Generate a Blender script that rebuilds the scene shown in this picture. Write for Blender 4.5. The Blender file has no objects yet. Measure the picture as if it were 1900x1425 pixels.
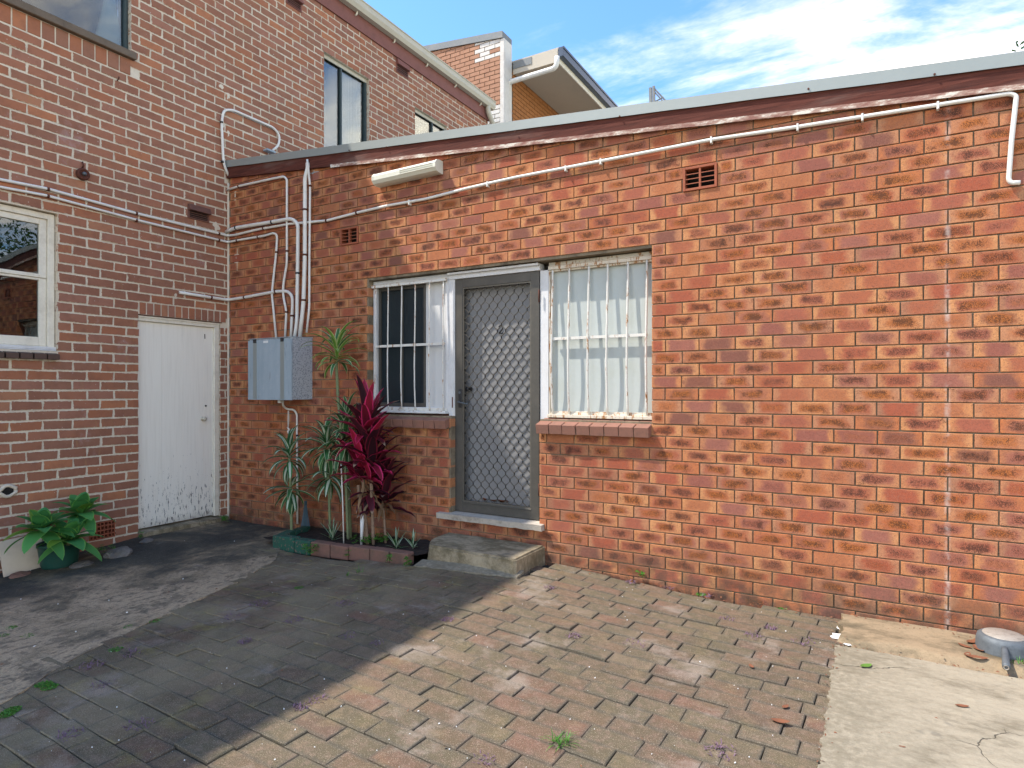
import bpy, bmesh, math, random
from mathutils import Vector, Matrix, noise as mnoise
R = math.radians
SC = bpy.context.scene
COL = SC.collection
rnd = random.Random(7)

# ------------------------------------------------------------------ camera
CX, CY, CZ = 6.148, -4.388, 1.43
F = 1155.0
cam = bpy.data.cameras.new('camera')
cam.sensor_width = 36.0
cam.lens = 36.0 * F / 1900.0
cam.shift_y = 9.5 / 1900.0
cam.clip_start = 0.05
cam.clip_end = 500.0
camo = bpy.data.objects.new('camera', cam)
camo.location = (CX, CY, CZ)
camo.rotation_euler = (R(90), 0, R(30))
COL.objects.link(camo)
SC.camera = camo

# ------------------------------------------------------------------ sun + sky
SUN_TRAVEL = Vector((0.57, 0.33, -1.0)).normalized()
sun = bpy.data.lights.new('sun', 'SUN')
sun.energy = 3.5
sun.angle = R(0.7)
sun.color = (1.0, 0.94, 0.86)
suno = bpy.data.objects.new('sun', sun)
suno.rotation_euler = SUN_TRAVEL.to_track_quat('-Z', 'Y').to_euler()
suno.location = (-8, -6, 14)
COL.objects.link(suno)

W = bpy.data.worlds.new('World')
SC.world = W
W.use_nodes = True
SKY_STRENGTH = 0.15


# ------------------------------------------------------------------ node helpers
def nd(nt, typ, ins=None, **props):
    n = nt.nodes.new(typ)
    for k, v in props.items():
        setattr(n, k, v)
    for k, v in (ins or {}).items():
        s = n.inputs[k]
        if isinstance(v, bpy.types.NodeSocket):
            nt.links.new(v, s)
        else:
            if s.type == 'RGBA' and not hasattr(v, '__len__'):
                v = (v, v, v, 1)
            if s.type == 'RGBA' and len(v) == 3:
                v = (*v, 1)
            s.default_value = v
    return n


def mth(nt, op, a, b=0.0, c=0.0, clamp=False):
    n = nd(nt, 'ShaderNodeMath', {0: a, 1: b, 2: c}, operation=op)
    n.use_clamp = clamp
    return n.outputs[0]


def mixc(nt, f, a, b, blend='MIX'):
    n = nt.nodes.new('ShaderNodeMix')
    n.data_type = 'RGBA'
    n.blend_type = blend
    for i, v in ((0, f), (6, a), (7, b)):
        s = n.inputs[i]
        if isinstance(v, bpy.types.NodeSocket):
            nt.links.new(v, s)
        else:
            if i and not hasattr(v, '__len__'):
                v = (v, v, v)
            s.default_value = (*v, 1) if (i and len(v) == 3) else v
    return n.outputs[2]


def ramp(nt, fac, stops, interp='LINEAR'):
    n = nt.nodes.new('ShaderNodeValToRGB')
    n.color_ramp.interpolation = interp
    els = n.color_ramp.elements
    while len(els) < len(stops):
        els.new(0.5)
    for e, (p, c) in zip(els, stops):
        e.position = p
        if not hasattr(c, '__len__'):
            c = (c, c, c)
        e.color = (*c[:3], 1)
    if isinstance(fac, bpy.types.NodeSocket):
        nt.links.new(fac, n.inputs[0])
    else:
        n.inputs[0].default_value = fac
    return n.outputs[0]


def noise(nt, vec, scale, detail=4, rough=0.55, dist=0.0):
    return nd(nt, 'ShaderNodeTexNoise', {'Vector': vec, 'Scale': scale, 'Detail': detail,
                                         'Roughness': rough, 'Distortion': dist}).outputs[0]


def smooth(nt, v, a, b):
    n = nd(nt, 'ShaderNodeMapRange', {0: v, 1: a, 2: b, 3: 0.0, 4: 1.0}, interpolation_type='SMOOTHSTEP')
    return n.outputs[0]


def scalev(nt, vec, s):
    return nd(nt, 'ShaderNodeVectorMath', {0: vec, 1: s}, operation='MULTIPLY').outputs[0]


def newmat(name, rough=0.8, spec=0.3, metal=0.0):
    m = bpy.data.materials.new(name)
    m.use_nodes = True
    nt = m.node_tree
    p = nt.nodes['Principled BSDF']
    p.inputs['Roughness'].default_value = rough
    p.inputs['Metallic'].default_value = metal
    p.inputs['Specular IOR Level'].default_value = spec
    return m, nt, p


def setc(nt, p, col):
    if isinstance(col, bpy.types.NodeSocket):
        nt.links.new(col, p.inputs['Base Color'])
    else:
        p.inputs['Base Color'].default_value = (*col, 1)


def bump(nt, p, h, strength=0.4, dist=0.004):
    b = nd(nt, 'ShaderNodeBump', {'Height': h, 'Strength': strength, 'Distance': dist})
    nt.links.new(b.outputs[0], p.inputs['Normal'])


def wpos(nt):
    return nd(nt, 'ShaderNodeNewGeometry').outputs['Position']


def opos(nt):
    return nd(nt, 'ShaderNodeTexCoord').outputs['Object']


def seedv(nt, off=0.0):
    """random 0..1 per object plus the face attribute 'seed' of joined pieces"""
    oi = nd(nt, 'ShaderNodeObjectInfo').outputs['Random']
    at = nd(nt, 'ShaderNodeAttribute', attribute_name='seed').outputs['Fac']
    s = mth(nt, 'ADD', mth(nt, 'MULTIPLY', oi, 37.3), mth(nt, 'MULTIPLY', at, 91.7))
    return nd(nt, 'ShaderNodeTexWhiteNoise', {'W': mth(nt, 'ADD', s, off)}, noise_dimensions='1D').outputs[0]


# ------------------------------------------------------------------ sky shader
def build_world():
    nt = W.node_tree
    bg = nt.nodes['Background']
    sky = nt.nodes.new('ShaderNodeTexSky')
    sky.sky_type = 'NISHITA'
    sky.sun_disc = False
    d = -SUN_TRAVEL
    sky.sun_elevation = math.asin(d.z)
    sky.sun_rotation = math.atan2(d.x, d.y)
    sky.air_density = 1.0
    sky.dust_density = 0.6
    sky.ozone_density = 2.0
    g = nd(nt, 'ShaderNodeTexCoord').outputs['Generated']
    sep = nd(nt, 'ShaderNodeSeparateXYZ', {0: g})
    z = mth(nt, 'MAXIMUM', sep.outputs[2], 0.06)
    # project direction on a cloud deck so streaks recede
    px = mth(nt, 'DIVIDE', sep.outputs[0], z)
    py = mth(nt, 'DIVIDE', sep.outputs[1], z)
    v = nd(nt, 'ShaderNodeCombineXYZ', {0: px, 1: py, 2: 0.0}).outputs[0]
    rot = nd(nt, 'ShaderNodeMapping', {'Vector': v, 'Rotation': (0, 0, R(-38)), 'Scale': (0.75, 1.6, 1)}).outputs[0]
    n1 = noise(nt, rot, 0.9, 7, 0.62, 0.7)
    n2 = noise(nt, rot, 4.0, 6, 0.65, 0.4)
    big = noise(nt, nd(nt, 'ShaderNodeMapping', {'Vector': v, 'Location': (4.15, 1.3, 0)}).outputs[0], 0.42, 3, 0.5)
    c = mth(nt, 'ADD', mth(nt, 'MULTIPLY', n1, 0.75), mth(nt, 'MULTIPLY', n2, 0.25))
    c = mth(nt, 'ADD', c, mth(nt, 'MULTIPLY', mth(nt, 'SUBTRACT', big, 0.5), 0.9))
    low = smooth(nt, sep.outputs[2], 0.62, 0.30)       # thicker veil lower down
    c = mth(nt, 'ADD', c, mth(nt, 'MULTIPLY', low, 0.20))
    m = smooth(nt, c, 0.53, 1.12)
    m = mth(nt, 'MULTIPLY', m, 0.92)
    skyc = mixc(nt, 1.0, sky.outputs[0], (0.72, 1.02, 1.22), 'MULTIPLY')
    col = mixc(nt, m, skyc, (21.0, 16.8, 11.8))
    nt.links.new(col, bg.inputs['Color'])
    bg.inputs['Strength'].default_value = SKY_STRENGTH


build_world()
SC.view_settings.view_transform = 'Standard'
SC.view_settings.look = 'None'
SC.view_settings.gamma = 1.0
SC.view_settings.exposure = 1.06
SC.view_settings.use_curve_mapping = False


# ------------------------------------------------------------------ unprojection on real planes
def ray(px, py):
    r = (px - 950.0) / F
    return Vector((0.8660254 * r - 0.5, 0.5 * r + 0.8660254, (722.0 - py) / F))


def onB(px, py, off=0.0):
    d = ray(px, py)
    t = (-off - CY) / d.y
    return Vector((CX + t * d.x, -off, CZ + t * d.z))


def onA(px, py, off=0.0):
    d = ray(px, py)
    t = (off - CX) / d.x
    return Vector((off, CY + t * d.y, CZ + t * d.z))


def gz(x, y):
    h = 0.075 * math.exp(-((x - 3.7) / 1.15) ** 2) * math.exp(-((y) / 2.6) ** 2)
    s = max(0.0, min(1.0, (-y - 0.9) / 1.4)) * max(0.0, min(1.0, (1.3 - x) / 1.3))
    return h - 0.09 * s


def onG(px, py, h=0.0):
    d = ray(px, py)
    z = 0.0
    for _ in range(6):
        t = (z + h - CZ) / d.z
        z = gz(CX + t * d.x, CY + t * d.y)
    return Vector((CX + t * d.x, CY + t * d.y, z + h))


def proj(p):
    dx, dy = p[0] - CX, p[1] - CY
    Xc = dx * 0.8660254 + dy * 0.5
    Zc = -dx * 0.5 + dy * 0.8660254
    if Zc < 0.1:
        return None
    return (950 + F * Xc / Zc, 722 - F * (p[2] - CZ) / Zc, Zc)


# ------------------------------------------------------------------ object helpers
def link(o, parent=None):
    COL.objects.link(o)
    if parent is not None:
        o.parent = parent
    return o


def tag(o, label=None, cat=None, group=None, kind=None):
    if label: o['label'] = label
    if cat: o['category'] = cat
    if group: o['group'] = group
    if kind: o['kind'] = kind
    return o


def empty(name, loc, label=None, cat=None, group=None, kind=None):
    o = bpy.data.objects.new(name, None)
    o.location = loc
    o.empty_display_size = 0.1
    link(o)
    tag(o, label, cat, group, kind)
    bpy.context.view_layer.update()
    return o


def place(o, parent):
    """parent without moving: vertices are in world space"""
    link(o)
    if parent is not None:
        off = Vector((0, 0, 0))
        p = parent
        while p is not None:
            off += Vector(p.location)
            p = p.parent
        o.parent = parent
        o.location = Vector(o.location) - off
    return o


def mobj(name, verts, faces, mat, parent=None, smooth_=False, uvs=None, seeds=None):
    me = bpy.data.meshes.new(name)
    me.from_pydata([tuple(v) for v in verts], [], faces)
    if uvs is not None:
        uv = me.uv_layers.new(name='UVMap')
        flat = [c for f in uvs for c in f]
        for i, c in enumerate(flat):
            uv.data[i].uv = c
    if seeds is not None:
        a = me.attributes.new('seed', 'FLOAT', 'FACE')
        a.data.foreach_set('value', seeds)
    if mat: me.materials.append(mat)
    if smooth_:
        me.polygons.foreach_set('use_smooth', [True] * len(me.polygons))
    me.update()
    return place(bpy.data.objects.new(name, me), parent)


class MB:
    """collects boxes / tubes into one mesh, world coordinates"""
    def __init__(s):
        s.v, s.f = [], []

    def box(s, a, b, jit=0.0):
        x0, x1 = sorted((a[0], b[0])); y0, y1 = sorted((a[1], b[1])); z0, z1 = sorted((a[2], b[2]))
        n = len(s.v)
        for z in (z0, z1):
            for x, y in ((x0, y0), (x1, y0), (x1, y1), (x0, y1)):
                s.v.append((x + rnd.uniform(-jit, jit), y + rnd.uniform(-jit, jit), z + rnd.uniform(-jit, jit)))
        s.f += [(n, n+3, n+2, n+1), (n+4, n+5, n+6, n+7), (n, n+1, n+5, n+4), (n+1, n+2, n+6, n+5),
                (n+2, n+3, n+7, n+6), (n+3, n, n+4, n+7)]
        return s

    def hexa(s, pts):
        n = len(s.v)
        s.v += [tuple(p) for p in pts]
        s.f += [(n, n+3, n+2, n+1), (n+4, n+5, n+6, n+7), (n, n+1, n+5, n+4), (n+1, n+2, n+6, n+5),
                (n+2, n+3, n+7, n+6), (n+3, n, n+4, n+7)]
        return s

    def tube(s, pts, r, seg=8, cap=True):
        pts = [Vector(p) for p in pts]
        n0 = len(s.v)
        prev = None
        m = len(pts)
        for i, p in enumerate(pts):
            t = (pts[min(i+1, m-1)] - pts[max(i-1, 0)])
            if t.length < 1e-9: t = Vector((0, 0, 1))
            t.normalize()
            if prev is None:
                u = t.orthogonal().normalized()
            else:
                u = (prev - t * prev.dot(t))
                u = u.normalized() if u.length > 1e-6 else t.orthogonal().normalized()
            prev = u
            w = t.cross(u)
            rr = r[i] if hasattr(r, '__len__') else r
            for k in range(seg):
                a = 2 * math.pi * k / seg
                s.v.append(tuple(p + (u * math.cos(a) + w * math.sin(a)) * rr))
        for i in range(m - 1):
            for k in range(seg):
                a = n0 + i * seg + k; b = n0 + i * seg + (k + 1) % seg
                s.f.append((a, b, b + seg, a + seg))
        if cap:
            s.f.append(tuple(n0 + k for k in range(seg))[::-1])
            s.f.append(tuple(n0 + (m - 1) * seg + k for k in range(seg)))
        return s

    def build(s, name, mat, parent=None, smooth_=False, bevel=0.0):
        o = mobj(name, s.v, s.f, mat, parent, smooth_)
        if bevel:
            bm = bmesh.new(); bm.from_mesh(o.data)
            bmesh.ops.bevel(bm, geom=bm.edges[:], offset=bevel, segments=1, affect='EDGES')
            bm.to_mesh(o.data); bm.free()
        return o


def fillet(pts, rad, n=5):
    pts = [Vector(p) for p in pts]
    out = [pts[0]]
    for i in range(1, len(pts) - 1):
        a, b, c = pts[i-1], pts[i], pts[i+1]
        d1, d2 = (a - b), (c - b)
        r = min(rad, d1.length * 0.45, d2.length * 0.45)
        p1 = b + d1.normalized() * r; p2 = b + d2.normalized() * r
        for k in range(n + 1):
            t = k / n
            out.append(p1 * (1-t)**2 + b * 2*t*(1-t) + p2 * t*t)
    out.append(pts[-1])
    return out


def lathe(prof, seg=24, c=(0, 0, 0)):
    v, f = [], []
    for (r, z) in prof:
        for k in range(seg):
            a = 2 * math.pi * k / seg
            v.append((c[0] + r * math.cos(a), c[1] + r * math.sin(a), c[2] + z))
    for i in range(len(prof) - 1):
        for k in range(seg):
            a = i * seg + k; b = i * seg + (k + 1) % seg
            f.append((a, b, b + seg, a + seg))
    return v, f


# ------------------------------------------------------------------ materials
def mat_plain(name, col, rough=0.6, dirt=0.25, dcol=(0.12, 0.10, 0.08), scale=14, metal=0.0, bmp=0.15, spec=0.35, chips=None):
    m, nt, p = newmat(name, rough, spec, metal)
    pos = wpos(nt)
    n = noise(nt, pos, scale, 6, 0.65)
    n2 = noise(nt, pos, scale * 6, 4, 0.6)
    f = mth(nt, 'MULTIPLY', smooth(nt, n, 0.42, 0.75), dirt)
    c = mixc(nt, f, col, dcol)
    c = mixc(nt, mth(nt, 'MULTIPLY', smooth(nt, n2, 0.3, 0.8), dirt * 0.5), c, dcol)
    if chips:
        ccol, thr, cs = chips
        st = nd(nt, 'ShaderNodeVectorMath', {0: pos, 1: cs}, operation='MULTIPLY').outputs[0]
        cn = noise(nt, st, 1.0, 5, 0.7)
        c = mixc(nt, smooth(nt, cn, thr, thr + 0.03), c, ccol)
    setc(nt, p, c)
    bump(nt, p, n2, bmp, 0.003)
    return m


def mat_brickB():
    m, nt, p = newmat('wirecut flashed brick', 0.9, 0.15)
    pos = wpos(nt)
    uv = nd(nt, 'ShaderNodeUVMap', uv_map='UVMap').outputs[0]
    s = nd(nt, 'ShaderNodeSeparateXYZ', {0: uv})
    u, v = s.outputs[0], s.outputs[1]
    ex = mth(nt, 'MULTIPLY', mth(nt, 'MINIMUM', u, mth(nt, 'SUBTRACT', 1.0, u)), 0.23)
    ey = mth(nt, 'MULTIPLY', mth(nt, 'MINIMUM', v, mth(nt, 'SUBTRACT', 1.0, v)), 0.076)
    s1, s2, s3, s4 = seedv(nt, 0.1), seedv(nt, 11.3), seedv(nt, 23.7), seedv(nt, 41.9)
    ctr = nd(nt, 'ShaderNodeVectorMath', {0: pos, 1: scalev(nt, nd(nt, 'ShaderNodeCombineXYZ', {0: s1, 1: s2, 2: s3}).outputs[0], (7, 7, 7))}, operation='ADD').outputs[0]
    nw = noise(nt, ctr, 11, 5, 0.65)
    nf = noise(nt, ctr, 60, 4, 0.7)
    wob = mth(nt, 'MULTIPLY', mth(nt, 'SUBTRACT', nw, 0.5), 0.13)
    exn = mth(nt, 'ADD', ex, wob)
    eyn = mth(nt, 'ADD', ey, mth(nt, 'MULTIPLY', wob, 0.30))
    wid = mth(nt, 'MULTIPLY_ADD', s3, 0.030, 0.010)
    mx = smooth(nt, exn, mth(nt, 'MULTIPLY', wid, 0.2), mth(nt, 'ADD', wid, 0.034))
    my = smooth(nt, eyn, mth(nt, 'MULTIPLY_ADD', s4, 0.016, -0.020), mth(nt, 'MULTIPLY_ADD', s4, 0.020, 0.012))
    core = mth(nt, 'MULTIPLY', mx, my)
    edge = ramp(nt, s2, [(0, (0.58, 0.270, 0.110)), (0.35, (0.52, 0.205, 0.080)), (0.6, (0.46, 0.215, 0.110)), (0.85, (0.48, 0.155, 0.055)), (1, (0.36, 0.165, 0.09))])
    mid = ramp(nt, s1, [(0, (0.36, 0.105, 0.060)), (0.22, (0.32, 0.115, 0.080)), (0.38, (0.38, 0.115, 0.055)), (0.50, (0.29, 0.095, 0.066)), (0.58, (0.43, 0.150, 0.062)), (0.72, (0.36, 0.090, 0.045)), (0.94, (0.21, 0.080, 0.055))], 'CONSTANT')
    cor = ramp(nt, s3, [(0, (0.38, 0.110, 0.018)), (0.3, (0.28, 0.075, 0.022)), (0.5, (0.32, 0.095, 0.050)), (0.7, (0.42, 0.125, 0.020)), (0.92, (0.20, 0.065, 0.028))], 'CONSTANT')
    c = mixc(nt, core, edge, mid)
    cm = mth(nt, 'MULTIPLY', smooth(nt, exn, 0.022, 0.085), smooth(nt, eyn, 0.004, 0.030))
    cstr = smooth(nt, s4, 0.15, 0.6)
    c = mixc(nt, mth(nt, 'MULTIPLY', mth(nt, 'MULTIPLY', cm, cstr), 0.85), c, cor)
    # fine mottling
    c = mixc(nt, mth(nt, 'MULTIPLY', smooth(nt, nf, 0.35, 0.75), 0.35), c, (0.17, 0.075, 0.055))
    gr = noise(nt, pos, 260, 3, 0.7)
    c = mixc(nt, mth(nt, 'MULTIPLY', smooth(nt, gr, 0.50, 0.68), 0.38), c, (0.48, 0.26, 0.17))
    c = mixc(nt, mth(nt, 'MULTIPLY', smooth(nt, noise(nt, ctr, 170, 3, 0.7), 0.52, 0.66), 0.55), c, (0.10, 0.045, 0.032))
    # iron spots
    vor = nd(nt, 'ShaderNodeTexVoronoi', {'Vector': ctr, 'Scale': 210.0, 'Randomness': 1.0})
    cl = noise(nt, ctr, 16, 4, 0.65)
    dens = mth(nt, 'ADD', mth(nt, 'MULTIPLY', cm, 0.27), mth(nt, 'MULTIPLY', smooth(nt, cl, 0.44, 0.74), 0.30))
    dens = mth(nt, 'MULTIPLY', dens, mth(nt, 'MULTIPLY_ADD', cstr, 1.2, 0.35))
    spot = smooth(nt, mth(nt, 'SUBTRACT', vor.outputs['Distance'], dens), 0.12, 0.0)
    c = mixc(nt, mth(nt, 'MULTIPLY', spot, 0.72), c, (0.045, 0.024, 0.018))
    # wall scale weathering, lime runs
    big = noise(nt, pos, 0.8, 4, 0.6)
    c = mixc(nt, mth(nt, 'MULTIPLY', smooth(nt, big, 0.45, 0.7), 0.16), c, (0.12, 0.06, 0.045))
    ss = nd(nt, 'ShaderNodeSeparateXYZ', {0: pos})
    low = smooth(nt, ss.outputs[2], 0.42, -0.02)
    c = mixc(nt, mth(nt, 'MULTIPLY', low, mth(nt, 'MULTIPLY', smooth(nt, noise(nt, pos, 9, 5, 0.7), 0.30, 0.6), 0.75)), c, (0.075, 0.058, 0.042))
    run = noise(nt, scalev(nt, pos, (16, 16, 1.1)), 1.0, 4, 0.75)
    xr = mth(nt, 'ABSOLUTE', mth(nt, 'SUBTRACT', ss.outputs[0], 6.53))
    rm = mth(nt, 'MULTIPLY', smooth(nt, xr, 0.022, 0.0), smooth(nt, noise(nt, pos, 5, 4, 0.8), 0.42, 0.66))
    rm = mth(nt, 'MAXIMUM', rm, mth(nt, 'MULTIPLY', smooth(nt, run, 0.72, 0.80), 0.35))
    c = mixc(nt, mth(nt, 'MULTIPLY', rm, 0.6), c, (0.58, 0.5, 0.44))
    setc(nt, p, c)
    h = mth(nt, 'ADD', mth(nt, 'MULTIPLY', gr, 0.5), mth(nt, 'SUBTRACT', nf, spot))
    bump(nt, p, h, 0.5, 0.0025)
    return m


def mat_brickA(edge=True):
    m, nt, p = newmat('old red brick', 0.92, 0.12)
    pos = wpos(nt)
    uv = nd(nt, 'ShaderNodeUVMap', uv_map='UVMap').outputs[0]
    s = nd(nt, 'ShaderNodeSeparateXYZ', {0: uv})
    u, v = s.outputs[0], s.outputs[1]
    ex = mth(nt, 'MULTIPLY', mth(nt, 'MINIMUM', u, mth(nt, 'SUBTRACT', 1.0, u)), 0.22)
    ey = mth(nt, 'MULTIPLY', mth(nt, 'MINIMUM', v, mth(nt, 'SUBTRACT', 1.0, v)), 0.074)
    e = mth(nt, 'MINIMUM', ex, ey)
    s1, s2 = seedv(nt, 3.1), seedv(nt, 17.3)
    c = ramp(nt, s1, [(0, (0.32, 0.140, 0.082)), (0.16, (0.345, 0.148, 0.088)), (0.32, (0.285, 0.128, 0.080)), (0.48, (0.355, 0.142, 0.076)),
                      (0.62, (0.335, 0.155, 0.102)), (0.76, (0.295, 0.140, 0.088)), (0.93, (0.39, 0.180, 0.10)), (0.97, (0.42, 0.170, 0.085))], 'CONSTANT')
    n1 = noise(nt, pos, 9, 5, 0.65)
    n2 = noise(nt, pos, 55, 4, 0.7)
    c = mixc(nt, mth(nt, 'MULTIPLY', smooth(nt, n1, 0.4, 0.75), 0.40), c, (0.17, 0.08, 0.055))
    st = smooth(nt, noise(nt, scalev(nt, pos, (26, 26, 5)), 1.0, 2, 0.5), 0.62, 0.72)
    c = mixc(nt, mth(nt, 'MULTIPLY', mth(nt, 'MULTIPLY', st, smooth(nt, s2, 0.6, 0.9)), 0.5), c, (0.36, 0.20, 0.09))
    c = mixc(nt, mth(nt, 'MULTIPLY', smooth(nt, n2, 0.4, 0.8), 0.25), c, (0.33, 0.17, 0.13))
    # mortar smeared over ragged arrises
    er = mth(nt, 'ADD', e, mth(nt, 'MULTIPLY', mth(nt, 'SUBTRACT', noise(nt, pos, 34, 4, 0.7), 0.5), 0.024))
    if edge: c = mixc(nt, smooth(nt, er, 0.0022, 0.0004), c, (0.60, 0.51, 0.39))
    # splashes and lime
    c = mixc(nt, mth(nt, 'MULTIPLY', smooth(nt, noise(nt, pos, 2.3, 6, 0.75), 0.58, 0.70), 0.34), c, (0.44, 0.33, 0.32))
    c = mixc(nt, mth(nt, 'MULTIPLY', smooth(nt, noise(nt, pos, 48, 2, 0.5), 0.735, 0.76), 0.75), c, (0.62, 0.58, 0.52))
    setc(nt, p, c)
    bump(nt, p, mth(nt, 'ADD', n2, noise(nt, pos, 200, 3, 0.6)), 0.5, 0.003)
    return m


def mat_mortar(name, col, dark, k=0.5):
    m, nt, p = newmat(name, 0.95, 0.1)
    pos = wpos(nt)
    n = noise(nt, pos, 6, 6, 0.7)
    n2 = noise(nt, pos, 90, 4, 0.7)
    c = mixc(nt, mth(nt, 'MULTIPLY', smooth(nt, n, 0.35, 0.75), k), col, dark)
    c = mixc(nt, mth(nt, 'MULTIPLY', smooth(nt, n2, 0.45, 0.8), k * 0.7), c, dark)
    setc(nt, p, c)
    bump(nt, p, mth(nt, 'ADD', n2, noise(nt, pos, 25, 3, 0.6)), 0.8, 0.004)
    return m


def mat_paver():
    m, nt, p = newmat('clay paver', 0.95, 0.12)
    pos = wpos(nt)
    s1, s2 = seedv(nt, 5.5), seedv(nt, 29.1)
    base = ramp(nt, s1, [(0, (0.155, 0.098, 0.062)), (0.2, (0.138, 0.107, 0.064)), (0.42, (0.170, 0.094, 0.062)), (0.55, (0.126, 0.099, 0.060)), (0.7, (0.146, 0.098, 0.060)), (0.86, (0.170, 0.126, 0.080)), (0.94, (0.126, 0.078, 0.054))], 'CONSTANT')
    n1 = noise(nt, pos, 3.0, 6, 0.68)
    n2 = noise(nt, pos, 22, 5, 0.7)
    n3 = noise(nt, pos, 230, 3, 0.65)
    c = mixc(nt, mth(nt, 'MULTIPLY', smooth(nt, n1, 0.38, 0.62), 0.70), base, (0.105, 0.087, 0.054))
    c = mixc(nt, mth(nt, 'MULTIPLY', smooth(nt, n2, 0.42, 0.75), 0.45), c, (0.30, 0.19, 0.15))
    uv = nd(nt, 'ShaderNodeUVMap', uv_map='UVMap').outputs[0]
    s = nd(nt, 'ShaderNodeSeparateXYZ', {0: uv})
    ey = mth(nt, 'MULTIPLY', mth(nt, 'MINIMUM', s.outputs[1], mth(nt, 'SUBTRACT', 1.0, s.outputs[1])), 0.115)
    ex = mth(nt, 'MULTIPLY', mth(nt, 'MINIMUM', s.outputs[0], mth(nt, 'SUBTRACT', 1.0, s.outputs[0])), 0.23)
    e = mth(nt, 'ADD', mth(nt, 'MINIMUM', ex, ey), mth(nt, 'MULTIPLY', mth(nt, 'SUBTRACT', n2, 0.5), 0.03))
    c = mixc(nt, mth(nt, 'MULTIPLY', smooth(nt, e, 0.022, 0.0), 0.6), c, (0.095, 0.085, 0.066))
    # moss and lichen blooms; left pavers lightened in colour to offset the shade
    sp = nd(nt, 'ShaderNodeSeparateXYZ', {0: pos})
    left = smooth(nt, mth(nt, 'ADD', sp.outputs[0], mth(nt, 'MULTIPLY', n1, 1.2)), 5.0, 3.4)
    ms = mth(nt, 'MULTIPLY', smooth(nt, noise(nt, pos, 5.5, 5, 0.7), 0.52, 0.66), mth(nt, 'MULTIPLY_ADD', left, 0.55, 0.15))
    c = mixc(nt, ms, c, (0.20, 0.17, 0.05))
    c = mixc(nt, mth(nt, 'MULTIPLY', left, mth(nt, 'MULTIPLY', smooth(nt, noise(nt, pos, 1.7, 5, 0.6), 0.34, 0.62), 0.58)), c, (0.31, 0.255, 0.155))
    pale = smooth(nt, noise(nt, pos, 2.1, 6, 0.7), 0.54, 0.68)
    c = mixc(nt, mth(nt, 'MULTIPLY', pale, 0.55), c, (0.33, 0.27, 0.22))
    c = mixc(nt, mth(nt, 'MULTIPLY', smooth(nt, n3, 0.38, 0.66), 0.75), c, mixc(nt, 0.6, c, (0.05, 0.042, 0.03)))
    c = mixc(nt, mth(nt, 'MULTIPLY', smooth(nt, noise(nt, pos, 280, 2, 0.5), 0.58, 0.70), 0.55), c, (0.46, 0.38, 0.28))
    setc(nt, p, c)
    bump(nt, p, mth(nt, 'ADD', n3, mth(nt, 'MULTIPLY', n2, 0.6)), 0.6, 0.003)
    return m


def mat_asphalt():
    m, nt, p = newmat('weathered dark concrete', 0.95, 0.12)
    pos = wpos(nt)
    n1 = noise(nt, pos, 1.3, 7, 0.68, 0.4)
    n2 = noise(nt, scalev(nt, pos, (22, 14, 10)), 1.0, 6, 0.72)
    n3 = noise(nt, pos, 120, 4, 0.7)
    sp = nd(nt, 'ShaderNodeSeparateXYZ', {0: pos})
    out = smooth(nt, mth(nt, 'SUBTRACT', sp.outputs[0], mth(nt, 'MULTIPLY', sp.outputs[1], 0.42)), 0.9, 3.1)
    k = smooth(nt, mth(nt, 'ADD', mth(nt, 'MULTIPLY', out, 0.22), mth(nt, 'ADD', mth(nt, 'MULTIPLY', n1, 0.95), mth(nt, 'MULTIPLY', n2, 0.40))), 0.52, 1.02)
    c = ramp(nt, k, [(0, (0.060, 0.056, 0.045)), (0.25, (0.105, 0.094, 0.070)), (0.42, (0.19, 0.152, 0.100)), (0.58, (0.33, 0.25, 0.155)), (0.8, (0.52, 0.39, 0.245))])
    gp = mth(nt, 'MULTIPLY', smooth(nt, noise(nt, pos, 2.6, 5, 0.7), 0.60, 0.72), 0.5)
    c = mixc(nt, gp, c, (0.22, 0.205, 0.18))
    c = mixc(nt, mth(nt, 'MULTIPLY', smooth(nt, noise(nt, pos, 3.7, 6, 0.75), 0.50, 0.62), 0.55), c, (0.075, 0.07, 0.055))
    c = mixc(nt, mth(nt, 'MULTIPLY', smooth(nt, n2, 0.47, 0.62), 0.55), c, (0.045, 0.042, 0.037))
    c = mixc(nt, mth(nt, 'MULTIPLY', smooth(nt, n3, 0.35, 0.8), 0.5), c, (0.03, 0.03, 0.028))
    c = mixc(nt, mth(nt, 'MULTIPLY', smooth(nt, noise(nt, pos, 60, 4, 0.75), 0.56, 0.68), 0.45), c, (0.25, 0.22, 0.18))
    setc(nt, p, c)
    bump(nt, p, mth(nt, 'ADD', n3, mth(nt, 'MULTIPLY', n2, 1.5)), 0.8, 0.006)
    return m


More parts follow.
